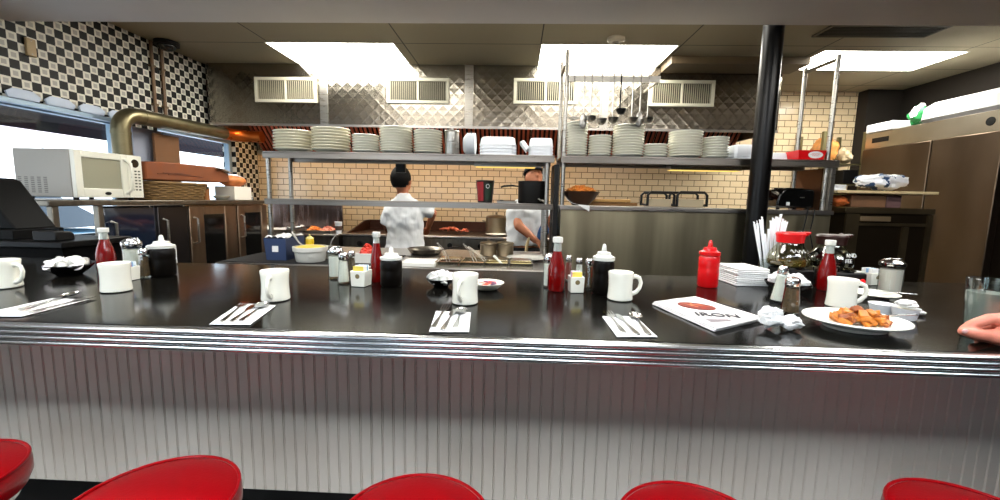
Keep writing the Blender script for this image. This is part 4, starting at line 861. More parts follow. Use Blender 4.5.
o = MB().box(-(q1.x - q0.x) / 2, (q1.x - q0.x) / 2, -.09, .12, 0, .026).build('cutting_board', mat('white_board', (228, 226, 216), .5), bevel=.004); o.location = (p.x, 2.585, PT1 + .0); tag(o, 'thick white cutting board at the prep table edge beyond the black creamer bowl', 'board')
steamw = mat('steam_lid', (188, 180, 160), .22, 1)
for k, (x, y, w_, d_) in enumerate(((448, 264, .074, .12), (473, 263, .074, .12), (497, 263, .073, .12), (521, 265, .073, .12))):
    p = PY(x, y, 2.60); lab = ('steel pan sunk in the prep table beside the white cutting board', 'steel pan second from the cutting board on the prep table', 'steel pan third from the cutting board on the prep table', 'steel pan below the white dinner plate on the prep table')[k]
    o = thing('steam_pan', lab, 'pan', (p.x, 2.66, PT1), 0, 'prep table pans'); f = MB(); e = .006; hz = .03
    f.box(-w_, w_, -d_, d_, 0, .004).box(-w_, -w_ + e, -d_, d_, .0041, hz).box(w_ - e, w_, -d_, d_, .0041, hz).box(-w_ + e, w_ - e, -d_, -d_ + e, .0041, hz).box(-w_ + e, w_ - e, d_ - e, d_, .0041, hz); f.build('pan_body', steamw, o, smooth=False)
    if k != 1: MB().box(-w_ + e, w_ - e, -.01, d_ - e, hz - .006, hz + .004).build('half_lid', steamw, o, bevel=.002)
    MB().box(-w_ + e + .001, w_ - e - .001, -d_ + e + .001, -.012, .0045, .02).build('filling', mat(('brown_gravy', 'tan_batter', 'pale_cheese', 'pale_cheese2')[k], ((110, 66, 36), (176, 128, 80), (206, 188, 130), (196, 176, 120))[k], .5), o, smooth=False)
def tongs(x0, y0, x1, y1, Y0, Y1, lab):
    a, b = PY(x0, y0, Y0), PY(x1, y1, Y1); o = thing('tongs', lab, 'tongs', b, 0, 'tongs and spoons in the pans'); d_ = a - b
    MB().tube([(0, 0, 0), d_ * .5 + V((.012, 0, 0)), d_], [.003, .004, .003], 8, flat=.5).build('arm', steel, o); MB().tube([(.02, 0, 0), d_ * .5 + V((.03, 0, 0)), d_ + V((.004, 0, .004))], [.003, .004, .003], 8, flat=.5).build('arm', steel, o)
tongs(437, 243, 447, 262, 2.75, 2.62, 'steel tongs standing in the pan beside the cutting board'); tongs(463, 244, 474, 262, 2.75, 2.62, 'steel tongs standing in the second pan of the prep table'); tongs(468, 247, 484, 261, 2.8, 2.66, 'steel tongs leaning between the second and third pans')
a, b = PY(494, 256, 2.62), PY(504, 266, 2.56)
o = thing('serving_spoon', 'white handled spoon sticking out of the third prep table pan', 'spoon', b, 0, 'tongs and spoons in the pans'); MB().tube([(0, 0, 0), a - b], [.006, .009], 8).build('handle', plastic_white, o); MB().ball((.0, .0, -.008), (.022, .03, .008), 12, 8).build('spoon_bowl', steel, o)
p = PY(527, 259, 2.85); pl2 = dup(pl, (p.x, 2.93, PT1 + .0), 0, 'white dinner plate on the prep table in front of the second cook', None); pl2.scale = (1.1, 1.1, 1); pl2.location.z = PT1; pl2['category'] = 'plate'
p = PY(430, 254, 3.15)
t = thing('frying_pan', 'shallow frying pan on the prep table in front of the standing cook', 'pan', (PY(425, 254, 3.1).x, 3.12, PT1)); MB().lathe([(.10, 0), (.11, .006), (.135, .04), (.138, .043), (.133, .042), (.106, .01), (0, .008)], 36).build('pan_body', steel_dark, t); MB().tube([(.13, .0, .036), (.2, .03, .05), (.27, .06, .06)], .009, 8, flat=.6).build('handle', iron, t)
p = PY(497, 262, 3.05)
for k, (x, h_, lab) in enumerate(((488, .0, 'steel bain-marie pot with lid beside the second cook, cutting board side'), (505, .0, 'steel bain-marie pot with lid beside the second cook, plate side'))):
    p = PY(x, 255, 3.1); zt = PY(x, 244, 3.1).z - PT1; o = thing('lidded_pot', lab, 'pot', (p.x, 3.12, PT1), 0, 'lidded pots on the prep table'); MB().lathe([(.058, 0), (.062, .006), (.062, zt - .006), (.066, zt - .002), (.06, zt)], 28).build('body', potm, o); MB().lathe([(.067, zt + .0005), (.06, zt + .012), (.02, zt + .018), (.008, zt + .02), (.008, zt + .03), (.015, zt + .034), (0, zt + .038)], 28).build('lid', potm, o)

# ================================================================== PEOPLE
def person(name, label, base): return thing(name, label, 'person', base)
def fingers(f, wrist, d, side, up, s=1., curl=.5):
    """palm, four unequal fingers and a thumb; d: pointing, side: towards the thumb, up: back of the hand"""
    d, side, up = d.normalized(), side.normalized(), up.normalized(); pc = wrist + d * .045 * s
    M = Matrix((side, d, up)).transposed().to_4x4(); f.ball(pc, (.04 * s, .05 * s, .015 * s), 14, 10, M)
    f.cone(wrist - d * .01, wrist + d * .03, .024 * s, .026 * s, 10)
    for k, (o, L_) in enumerate(((.028, .068), (.010, .078), (-.009, .072), (-.027, .056))):
        a = wrist + d * .085 * s + side * o * s; c0 = curl * .6
        pts = [a]; ang = c0
        for q in (.45, .32, .23):
            pts.append(pts[-1] + (d * math.cos(ang) - up * math.sin(ang)) * L_ * q * s); ang += curl
        for i in range(3): f.cone(pts[i], pts[i + 1], (.0092 - .0008 * i) * s, (.0088 - .001 * i) * s, 8)
    a = wrist + d * .02 * s + side * .03 * s; b_ = a + (d * .6 + side * .75 - up * .2).normalized() * .04 * s; c_ = b_ + (d * .95 + side * .2 - up * .35).normalized() * .034 * s
    f.cone(a, b_, .013 * s, .0105 * s, 8); f.cone(b_, c_, .0105 * s, .0085 * s, 8)
def ell_ring(c, rx, ry, rot=0., n=24, dz=0.):
    return [V((c.x + rx * math.cos(2 * PI * k / n) * math.cos(rot) - ry * math.sin(2 * PI * k / n) * math.sin(rot), c.y + rx * math.cos(2 * PI * k / n) * math.sin(rot) + ry * math.sin(2 * PI * k / n) * math.cos(rot), c.z + dz)) for k in range(n)]
trousers = mat('black_trousers', (24, 24, 28), .85, bump=.2, bscale=30)
shoe = mat('black_shoe', (14, 13, 13), .4)
# --- the cook seen from behind
Y1 = 4.12; Pc = lambda x, y, Y=Y1: PY(x, y, Y)
hd = Pc(401.5, 180); base = V((Pc(405, 240).x, Y1, 0))
root = person('person', 'cook with short black hair seen from behind in a white kitchen shirt at the griddle', base); b0 = base
neck = Pc(404, 194); shL = Pc(390.5, 203); shR = Pc(420, 203); elL = Pc(386, 224, Y1 + .02); elR = Pc(433, 213, Y1 + .08); wrL = Pc(388, 231, Y1 + .26); wrR = Pc(428, 228, Y1 + .32)
f = MB(); Z = lambda p: p - b0
M = Euler((.10, 0, -.35)).to_matrix().to_4x4()
f.ball(Z(hd), (.078, .098, .115), 20, 16, M); f.ball(Z(hd) + V((.025, .05, -.06)), (.055, .05, .05)); f.cone(Z(neck) + V((0, .01, -.05)), Z(hd) + V((.0, .0, -.05)), .058, .055)
f.ball(Z(hd) + V((.035, .098, -.02)), (.014, .02, .02)); f.cone(Z(hd) + V((.03, .095, .02)), Z(hd) + V((.036, .108, -.022)), .008, .012, 8)
f.ball(Z(hd) + V((.088, .005, -.018)), (.010, .022, .032)); f.ball(Z(hd) + V((-.078, -.025, -.018)), (.010, .022, .032))
ch = V((base.x, Y1, Pc(405, 215).z)); wa = V((base.x, Y1, .98)); hp = V((base.x, Y1, .88))
f.rings([ell_ring(Z(V((neck.x, Y1, neck.z - .05))), .07, .06), ell_ring(Z(V((base.x, Y1, shL.z - .03))), .15, .09), ell_ring(Z(ch), .17, .115), ell_ring(Z(wa), .15, .105), ell_ring(Z(hp), .17, .12), ell_ring(Z(hp) - V((0, 0, .08)), .16, .12)])
for a, b_, c_ in ((shL, elL, wrL), (shR, elR, wrR)): f.cone(Z(a) - V((0, 0, .06)), Z(b_), .048, .042); f.cone(Z(b_), Z(c_), .040, .028)
for s in (-1, 1):
    h_ = Z(hp) + V((s * .09, 0, -.04)); k_ = V((s * .10, .02, .48)); an = V((s * .10, .0, .09)); f.cone(h_, k_, .085, .058); f.cone(k_, an, .058, .042); f.cone(an + V((0, -.02, -.03)), an + V((s * .015, .16, -.055)), .04, .03)
fingers(f, Z(wrL), V((.25, .9, -.4)), V((.9, -.2, 0)), V((0, .3, 1)), 1., .5); fingers(f, Z(wrR), V((-.3, .9, -.35)), V((-.9, -.2, 0)), V((0, .3, 1)), 1., .5)
body = f.build('body', skin_tan, root); remesh(body, .009, 3)
f = MB()
f.rings([ell_ring(Z(V((neck.x - .002, Y1 + .0, neck.z + .005))), .062, .058), ell_ring(Z(V((neck.x, Y1, neck.z - .03))), .085, .075), ell_ring(Z(V((base.x - .005, Y1, shL.z + .025))), .135, .095), ell_ring(Z(V((base.x, Y1, shL.z - .02))), .19, .11), ell_ring(Z(V((base.x, Y1, shL.z - .08))), .195, .122), ell_ring(Z(ch), .187, .135), ell_ring(Z(V((base.x - .0, Y1, 1.06))), .185, .138), ell_ring(Z(wa), .185, .14), ell_ring(Z(hp), .20, .15), ell_ring(Z(hp) - V((0, 0, .14)), .215, .165)])
for a, b_, e in ((shL, elL, 1.0), (shR, elR, .95)):
    a_, c_ = Z(a) - V((0, 0, .055)), Z(a) + (Z(b_) - Z(a)) * e; f.ball(a_, .062); f.tube([a_, c_], [.066, .066], 16)
sh = f.build('shirt', cloth_white, root); remesh(sh, .011, 3)
k = sh.modifiers.new('d', 'DISPLACE'); tx = bpy.data.textures.new('cloth_fold', 'CLOUDS'); tx.noise_scale = .09; tx.noise_depth = 1; k.texture = tx; k.strength = .03; k.mid_level = .5; k.texture_coords = 'LOCAL'; bake(sh)
def trouser(hp_, base_, rot=0, sx=1.):
    f = MB()
    f.rings([ell_ring(hp_ + V((0, 0, .06)), .168 * sx, .125, rot), ell_ring(hp_, .178 * sx, .132, rot), ell_ring(hp_ - V((0, 0, .09)), .175 * sx, .135, rot)])
    for s in (-1, 1):
        h_ = hp_ + V((s * .09, 0, -.04)); k_ = V((s * .10, .02, .48)); an = V((s * .10, .0, .10)); f.tube([h_, k_, an], [.098, .078, .066], 16)
    return f
tr = trouser(Z(hp), base).build('trousers', trousers, root); remesh(tr, .011, 2)
for s in (-1, 1):
    f = MB(); f.cone(V((s * .10, -.03, .05)), V((s * .115, .17, .045)), .052, .045); f.box(s * .11 - .045, s * .11 + .045, -.08, .22, .001, .02); f.build('shoe', shoe, root)
f = MB(); f.ball(Z(hd) + V((-.004, -.010, .012)), (.090, .106, .122), 22, 18, M); hb = f.bm
cut = [v for v in hb.verts if (v.co - Z(hd)).y > .055 and (v.co - Z(hd)).z < .06 or (v.co - Z(hd)).z < -.082 or ((v.co - Z(hd)).x > .045 and (v.co - Z(hd)).z < -.01 and (v.co - Z(hd)).y > -.03)]
bmesh.ops.delete(hb, geom=cut, context='VERTS'); f.build('hair', hair_black, root, solid=.012)
# --- the second cook, half hidden by the shelf post and saucepan
Y2 = 3.92; hd = PY(534, 178, Y2); base = V((PY(524, 230, Y2).x, Y2, 0)); b0 = base
root = person('person', 'second cook in dark cap and white shirt bent behind the black saucepan', base)
neck = PY(531, 193, Y2); shL = PY(516.5, 204, Y2 - .02); shR = PY(541, 203, Y2 + .04); elL = PY(519, 226, Y2 - .14); wrL = PY(535, 240, Y2 - .20); elR = PY(549, 222, Y2 + .05); wrR = PY(543, 236, Y2 + .10)
f = MB(); M = Euler((-.35, 0, .25)).to_matrix().to_4x4(); H0 = Z(hd)
fd = M @ V((0, -1, 0)); ux = M @ V((1, 0, 0)); uz = M @ V((0, 0, 1))
f.ball(H0, (.076, .098, .112), 20, 16, M); f.ball(H0 + fd * .05 - uz * .062, (.05, .045, .045)); f.cone(Z(neck) - V((0, 0, .04)), H0 - uz * .05, .058, .054)
f.cone(H0 + fd * .096 + uz * .015, H0 + fd * .116 - uz * .026, .009, .015, 8); f.ball(H0 + fd * .096 - uz * .055, (.024, .012, .008), 10, 8); f.ball(H0 + fd * .094 - uz * .068, (.02, .012, .008), 10, 8)
for s in (-1, 1): f.ball(H0 + ux * s * .078 - uz * .01, (.010, .022, .03)); f.ball(H0 + fd * .084 + ux * s * .032 + uz * .022, (.022, .014, .008), 10, 8)
rt_ = .35; ch = V((base.x, Y2, PY(524, 210, Y2).z)); wa = V((base.x, Y2, .98)); hp = V((base.x - .01, Y2, .88))
f.rings([ell_ring(Z(V((neck.x, Y2, neck.z - .06))), .07, .06, rt_), ell_ring(Z(V((base.x + .02, Y2, shL.z - .03))), .14, .09, rt_), ell_ring(Z(ch), .155, .115, rt_), ell_ring(Z(wa), .15, .11, rt_), ell_ring(Z(hp), .165, .12, rt_), ell_ring(Z(hp) - V((0, 0, .08)), .16, .12, rt_)])
for a, b_, c_ in ((shL, elL, wrL), (shR, elR, wrR)): f.cone(Z(a) - V((0, 0, .06)), Z(b_), .05, .046); f.cone(Z(b_), Z(c_), .045, .030)
for s in (-1, 1):
    h_ = Z(hp) + V((s * .09, 0, -.04)); k_ = V((s * .10, -.02, .48)); an = V((s * .10, .0, .09)); f.cone(h_, k_, .085, .058); f.cone(k_, an, .058, .042); f.cone(an + V((0, .02, -.03)), an + V((s * .015, -.16, -.055)), .04, .03)
fingers(f, Z(wrL), V((.85, -.05, -.35)), V((.1, -.6, -.7)), V((.3, -.7, .6)), .95, .9); fingers(f, Z(wrR), V((-.2, -.9, -.3)), V((-.9, 0, .1)), V((0, -.3, 1)), .95, .5)
body = f.build('body', skin_tan, root); remesh(body, .008, 3)
f = MB()
f.rings([ell_ring(Z(V((neck.x, Y2, neck.z - .01))), .066, .062, rt_), ell_ring(Z(V((neck.x - .01, Y2, neck.z - .04))), .09, .08, rt_), ell_ring(Z(V((base.x + .015, Y2, shL.z + .02))), .13, .095, rt_), ell_ring(Z(V((base.x + .012, Y2, shL.z - .02))), .172, .115, rt_), ell_ring(Z(V((base.x + .01, Y2, shL.z - .08))), .176, .125, rt_), ell_ring(Z(ch), .175, .14, rt_), ell_ring(Z(V((base.x, Y2, 1.06))), .175, .14, rt_), ell_ring(Z(wa), .178, .14, rt_), ell_ring(Z(V((base.x - .01, Y2, .955))), .185, .145, rt_)])
for a, b_, e in ((shL, elL, .46), (shR, elR, .7)):
    a_, c_ = Z(a) - V((0, 0, .055)), Z(a) + (Z(b_) - Z(a)) * e; f.ball(a_, .064); f.tube([a_, c_], [.068, .072], 16)
sh = f.build('shirt', cloth_white, root); remesh(sh, .011, 3); k = sh.modifiers.new('d', 'DISPLACE'); k.texture = tx; k.strength = .03; k.mid_level = .5; k.texture_coords = 'LOCAL'; bake(sh)
tr = trouser(Z(hp), base, rt_).build('trousers', trousers, root); remesh(tr, .011, 2)
for s in (-1, 1):
    f = MB(); f.cone(V((s * .10, .03, .05)), V((s * .115, -.17, .045)), .052, .045); f.box(s * .11 - .045, s * .11 + .045, -.22, .08, .001, .02); f.build('shoe', shoe, root)
f = MB(); f.ball(H0 + uz * .004, (.084, .106, .120), 22, 18, M); hb = f.bm
bmesh.ops.delete(hb, geom=[v for v in hb.verts if (v.co - H0).dot(uz) < .035 and not ((v.co - H0).dot(fd) < -.02 and (v.co - H0).dot(uz) > -.06)], context='VERTS'); f.build('hair', hair_black, root, solid=.006)
capm = mat('dark_cap', (40, 42, 46), .8)
f = MB(); f.ball(H0 + uz * .03 - fd * .005, (.092, .112, .105), 24, 16, M); hb = f.bm; bmesh.ops.delete(hb, geom=[v for v in hb.verts if (v.co - H0).dot(uz) < .045], context='VERTS')
cp_ = f.build('cap', capm, root, solid=.008)
f = MB(); f.rings([[H0 + uz * (.048 - .01 * q) + fd * (.085 + .06 * q * math.cos(a)) + ux * (.075 * math.sin(a)) for a in [-1.35 + 2.7 * k / 12 for k in range(13)]] for q in (0, 1)], closed=False); f.build('peak', capm, cp_, solid=.005)
tw = mat('blue_towel', (44, 84, 136), .9, bump=.5, bscale=50, vary=.5, vscale=30)
p = Z(PY(543, 231, Y2 - .19)); f = MB(); f.rings([ell_ring(p + V((0.0 + .01 * math.sin(k), 0, .09 - k * .035)), r_, .03) for k, r_ in enumerate((.012, .03, .045, .05, .045, .03))]); o = f.build('blue_cloth', tw, None); o.location = b0; tag(o, 'bunched blue patterned cloth held at the hip of the second cook', 'cloth')
p = Z(PY(528, 245, Y2 - .2)); f = MB(); f.tube([p + V((.01, 0, .07)), p + V((-.01, -.005, 0)), p + V((-.02, 0, -.12))], [.022, .028, .03], 10, flat=.5); f.build('apron_tie', mat('cream_cloth', (206, 184, 140), .9), root)
# --- the diner's hand at the edge of the frame
skh = mat('hand_skin', (206, 124, 102), .45, sss=.12, bump=.12, bscale=70, vary=.08, vscale=40)
ZT1 = ZT + .001
def CT(x, y, dz=0.): return PZ(x, y, ZT + dz)
tip = CT(966, 337, .016); base = V((tip.x, tip.y, ZT1))
root = person('person', "seated diner in navy sweater, bare hand pinched closed on the counter by the water glass", base)
F_ = RT.copy(); dn = V((0, 0, -1)); Q = lambda x, y, dy: PY(x, y, tip.y + dy)
f = MB(); Z = lambda p: p - base
thumb = [Q(1012, 338, -.012), Q(990, 336.5, -.012), Q(974, 334, -.014), Q(962.5, 331.5, -.012)]
for i, (ra, rb) in enumerate(((.024, .016), (.0145, .0125), (.0125, .0085))): f.cone(Z(thumb[i]), Z(thumb[i + 1]), ra, rb, 12)
index = [Q(1008, 322, .0), Q(990, 319, .004), Q(972, 324.5, .002), Q(963.5, 329.5, -.002)]
for i, (ra, rb) in enumerate(((.022, .0125), (.0125, .0105), (.0105, .0085))): f.cone(Z(index[i]), Z(index[i + 1]), ra, rb, 12)
for j, (dx, dy, dz) in enumerate(((4, .022, 2.5), (9, .043, 5), (15, .062, 8))):   # the other three curl in beside the index
    pts = [Q(1010, 325 + dz, .006 + dy), Q(992 + dx, 323 + dz, .004 + dy), Q(975 + dx, 329 + dz * .7, dy), Q(971 + dx, 336 + dz * .15, dy - .004), Q(980 + dx, 339.5, dy - .006)]
    for i, (ra, rb) in enumerate(((.020, .0125), (.0122, .0108), (.0105, .0092), (.009, .008))): f.cone(Z(pts[i]), Z(pts[i + 1]), ra, rb, 10)
pal = Q(1016, 332, .028); f.ball(Z(pal), (.05, .045, .028), 18, 12); wr = Q(1050, 332, .045); wr.z = max(wr.z, ZT + .037); f.cone(Z(pal) + V((.02, 0, 0)), Z(wr), .03, .03, 14); el = wr + V((.22, -.14, -.0)); el.z = ZT + .085; f.cone(Z(wr), Z(el), .031, .045, 14)
zl = min((v.co.z for v in f.bm.verts))
hb = f.build('body', skh, root); remesh(hb, .0026, 4)
lo = min(v.co.z for v in hb.data.vertices)
for v in hb.data.vertices:
    if v.co.z < .0005: v.co.z = .0005
f = MB(); dv = (Z(thumb[3]) - Z(thumb[2])).normalized(); c = Z(thumb[3]) + V((-.001, -.0062, .0025)); M = Matrix.Translation((0, 0, 0)); f.ball(c, (.0075, .0028, .0055), 12, 8); f.build('thumbnail', mat('nail', (230, 176, 170), .25, coat=.3), root)
# the rest of the diner, sitting on the next stool just outside the frame
navy = mat('navy_sleeve', (38, 42, 56), .9, bump=.3, bscale=12); denim = mat('blue_denim', (40, 56, 86), .9, bump=.2, bscale=40)
SC = V((1.53, .66, 0)); hipc = Z(V((SC.x, SC.y, SZ + .165))); chest = Z(V((SC.x, SC.y + .03, SZ + .40))); shz = SZ + .53
shR_ = Z(V((SC.x - .17, SC.y + .02, shz))); shL_ = Z(V((SC.x + .18, SC.y + .0, shz))); nk = Z(V((SC.x, SC.y + .03, shz + .06))); hdc = Z(V((SC.x, SC.y + .07, shz + .20))); elR_ = Z(el)
elL_ = Z(V((SC.x + .25, SC.y + .02, SZ + .26))); wrL_ = Z(V((SC.x + .10, SC.y + .14, SZ + .12)))
f = MB(); f.rings([ell_ring(hipc - V((0, 0, .09)), .15, .12), ell_ring(hipc, .165, .12), ell_ring(hipc + V((0, .01, .14)), .14, .10), ell_ring(chest, .16, .11), ell_ring(Z(V((SC.x, SC.y + .02, shz - .05))), .14, .085), ell_ring(nk, .06, .06)])
f.cone(nk - V((0, 0, .03)), hdc - V((0, -.0, .05)), .055, .054); f.ball(hdc, (.076, .097, .114), 20, 16); f.ball(hdc + V((0, .045, -.062)), (.052, .05, .048)); f.cone(hdc + V((0, .095, .012)), hdc + V((0, .115, -.026)), .009, .014, 8); f.ball(hdc + V((0, .092, -.058)), (.024, .012, .009), 10, 8)
for s_ in (-1, 1): f.ball(hdc + V((s_ * .078, -.005, -.012)), (.010, .022, .031)); f.ball(hdc + V((s_ * .032, .084, .022)), (.022, .013, .008), 10, 8)
f.cone(shR_ - V((0, 0, .06)), elR_, .046, .042); f.cone(elR_, Z(wr), .044, .030); f.cone(shL_ - V((0, 0, .06)), elL_, .046, .042); f.cone(elL_, wrL_, .042, .028); fingers(f, wrL_, V((-.7, .6, -.25)), V((-.5, -.7, .2)), V((0, .3, 1)), 1., .5)
kn = []
for s_ in (-1, 1):
    h_ = hipc + V((s_ * .09, .0, -.04)); k_ = Z(V((SC.x + s_ * .12, SC.y + .29, SZ + .08))); an = Z(V((SC.x + s_ * .12, SC.y + .17, .415))); kn.append((h_, k_, an)); f.cone(h_, k_, .08, .058); f.cone(k_, an, .055, .042); f.cone(an, an + V((0, .12, -.06)), .042, .034)
cb = f.build('body', skh, root); remesh(cb, .011, 3)
bm_ = bmesh.new(); bm_.from_mesh(hb.data); bm_.from_mesh(cb.data); bm_.to_mesh(hb.data); bm_.free(); bpy.data.objects.remove(cb)
for p_ in hb.data.polygons: p_.use_smooth = True
f = MB(); f.rings([ell_ring(nk + V((0, 0, .0)), .068, .066), ell_ring(nk - V((0, 0, .03)), .09, .08), ell_ring(Z(V((SC.x, SC.y + .02, shz + .015))), .14, .095), ell_ring(Z(V((SC.x, SC.y + .02, shz - .03))), .19, .115), ell_ring(chest, .185, .13), ell_ring(hipc + V((0, .01, .14)), .17, .13), ell_ring(hipc - V((0, 0, .02)), .185, .14), ell_ring(hipc - V((0, 0, .05)), .185, .14)])
wv = Z(wr) - elR_
for pts in ((shR_ - V((0, 0, .045)), elR_, elR_ + wv * .5), (shL_ - V((0, 0, .045)), elL_, elL_ + (wrL_ - elL_) * .8)): f.ball(pts[0], .062); f.tube(pts, [.066, .057, .047], 16); f.ball(pts[1], .057)
sw = f.build('sweater', navy, root); remesh(sw, .010, 3)
f = MB(); f.rings([ell_ring(hipc + V((0, 0, .02)), .172, .128), ell_ring(hipc - V((0, 0, .06)), .17, .135), ell_ring(hipc - V((0, 0, .11)), .15, .13)])
for h_, k_, an in kn: f.tube([h_, k_ , k_ + (an - k_) * .08, an], [.088, .075, .07, .06], 16); f.ball(k_, .073)
tr = f.build('trousers', denim, root); remesh(tr, .011, 2)
for h_, k_, an in kn: f = MB(); f.cone(an + V((0, -.03, -.035)), an + V((0, .16, -.07)), .05, .042); f.build('shoe', shoe, root)
f = MB(); f.ball(hdc + V((0, -.012, .014)), (.088, .106, .120), 22, 18); hb_ = f.bm
bmesh.ops.delete(hb_, geom=[v for v in hb_.verts if (v.co.y - hdc.y > .05 and v.co.z - hdc.z < .055) or v.co.z - hdc.z < -.07], context='VERTS'); f.build('hair', mat('brown_hair', (44, 28, 18), .6, bump=.4, bscale=160), root, solid=.01)
# ================================================================== ON THE COUNTER
def at(x, y, r=0.):
    p = PZ(x, y, ZT1); d = V((p.x, p.y, 0)).normalized() * r; return V((p.x + d.x, p.y + d.y, ZT1))
def hgt(c, x, y): return PY(x, y, c.y).z - ZT1
# diner mugs
mug0 = thing('mug', 'x', 'mug', (0, 0, 0)); MH = .093
MB().lathe([(.0, .0), (.0375, .0), (.041, .003), (.041, .008), (.0393, .025), (.0385, .05), (.0395, .075), (.0415, MH - .003), (.0405, MH), (.0375, MH - .001), (.0345, .075), (.032, .045), (.03, .012), (0, .010)], 40).build('mug_body', china, mug0)
hp_ = [(.034, 0, .074), (.05, 0, .078), (.064, 0, .072), (.070, 0, .056), (.066, 0, .038), (.055, 0, .024), (.037, 0, .017)]
MB().tube(hp_, [.0065, .006, .0055, .0055, .0055, .006, .0065], 10, flat=1.25).build('handle', china, mug0)
MUGS = [(6, 289, -.05, 'white diner mug at the window end of the counter, cut by the frame edge'), (117, 293, 2.3, 'white diner mug in front of the window-end ketchup bottle, handle turned away'), (276, 302.5, -1.35, 'white diner mug with handle facing out behind the second napkin setting'), (465, 306, -1.75, 'white diner mug with handle facing out beside the creamer bowl'), (619.5, 302, .12, 'white diner mug beside the dark syrup bottle, handle to the side'), (840, 309, -.12, 'white diner mug behind the plate of potatoes')]
for k, (x, y, rz, lab) in enumerate(MUGS):
    c = at(x, y, .04)
    if k == 0: mug0.scale = (.93, .93, .93)
    if k == 0: mug0.location = c; mug0.rotation_euler = (0, 0, rz); mug0['label'] = lab; mug0['group'] = 'diner mugs'
    else: dup(mug0, c, rz, lab, 'diner mugs')
# ketchup bottles
def ketchup_bottle(x, y, yt, r, label, slim=False):
    c = at(x, y, r); h = hgt(c, x, yt); t = thing('ketchup_bottle', label, 'ketchup bottle', c, 0, 'glass ketchup bottles'); n = 36
    if slim: pr = [(.0, 0), (r * .95, 0), (r, .005), (r * .98, h * .42), (r * .85, h * .55), (r * .6, h * .70), (r * .55, h * .78)]
    else: pr = [(.0, 0), (r * .92, 0), (r, .006), (r, h * .34), (r * .96, h * .42), (r * .78, h * .56), (r * .55, h * .68), (r * .48, h * .74)]
    MB().lathe(pr, 10 if not slim else n, cap=(True, True)).build('ketchup', ketchup, t, ang=.9)
    r2, z2 = pr[-1][0], pr[-1][1]
    MB().lathe([(r2 * 1.02, z2 + .0005), (r2 * .9, h * .86), (r2 * .95, h * .9)], n, cap=(False, False)).build('glass_neck', mat('frosted_neck', (206, 214, 204), .15, trans=.5, coat=.4), t)
    MB().lathe([(r2 * 1.12, h * .9), (r2 * 1.18, h * .905), (r2 * 1.18, h * .985), (r2 * 1.1, h), (0, h)], n).build('cap', plastic_white, t)
    return t
ketchup_bottle(107, 272, 228, .030, 'glass ketchup bottle behind the mug at the window end')
ketchup_bottle(377, 282.5, 232, .0215, 'slim glass bottle of red sauce beside the white packet caddy near the tomato tub', True)
ketchup_bottle(556, 292, 237, .030, 'glass ketchup bottle in front of the second cook')
ketchup_bottle(825, 291, 240, .029, 'glass ketchup bottle in front of the black coffee pot')
# syrup and squeeze bottles
def bottle(x, y, yt, w_, body, cap, label, cat_='squeeze bottle', nm='syrup_bottle'):
    c = at(x, y, 0); d = (c - EYE).dot(FWD); r = w_ / 2 / FOC * d; c = at(x, y, r); return squeeze(nm, label, cat_, c, r, hgt(c, x, yt), body, cap)
bottle(164, 277, 235, 22, syrup, plastic_white, 'dark syrup squeeze bottle with white cap beside the pepper shaker, window end', 'syrup bottle')
bottle(391.5, 288, 247, 21.5, syrup, plastic_white, 'dark syrup squeeze bottle with white cap beside the slim red sauce bottle', 'syrup bottle')
bottle(602, 296, 244, 21.5, syrup, plastic_white, 'dark syrup squeeze bottle with white cap beside the handled mug and pepper', 'syrup bottle')
bottle(707, 288, 240, 19.5, bright_red, bright_red, 'bright red squeeze bottle beside the napkin stack', 'squeeze bottle', 'squeeze_bottle')
# white folded towel behind window-end syrup
c = at(150, 268, .03); o = MB().box(-.045, .045, -.03, .03, 0, .085).build('napkin_box', paper, bevel=.008); o.location = (c.x, c.y + .06, ZT1); tag(o, 'white paper napkin box behind the window-end syrup bottle', 'box')
# sugar pourers
sugar = mat('white_sugar', (230, 228, 216), .7, bump=.2, bscale=300)
def pourer(x, y, yt, r, label, body=None):
    c = at(x, y, r); h = hgt(c, x, yt); t = thing('sugar_pourer', label, 'sugar pourer', c, 0, 'sugar pourers')
    MB().lathe([(r * .94, 0), (r, .004), (r * .93, .016), (r * .96, h * .78)], 24).build('glass_jar', clear, t)
    MB().lathe([(r * .84, .007), (r * .84, .014), (r * .87, h * .68), (0, h * .70)], 24).build('sugar', body or sugar, t)
    l_ = MB(); l_.lathe([(r * 1.02, h * .78 + .0005), (r * 1.06, h * .80), (r * 1.04, h * .88), (r * .7, h * .965), (r * .2, h * .99), (0, h * .99)], 24).build('metal_lid', chrome, t); MB().box(-r * .25, r * .75, -r * .22, r * .22, h * .985, h).build('pour_flap', chrome, t, bevel=.001)
    return t
pourer(134, 275, 238, .030, 'glass sugar pourer with metal lid beside the window-end pepper shaker')
pourer(336, 279, 246, .027, 'glass sugar pourer with metal lid behind the salt shaker near the batter tub')
pourer(547.5, 288, 253, .0165, 'slim glass sugar pourer behind the ketchup bottle by the second cook')
pourer(888.5, 294, 258, .036, 'large glass sugar pourer with metal lid behind the plate of potatoes', mat('pale_sugar', (206, 198, 186), .7))
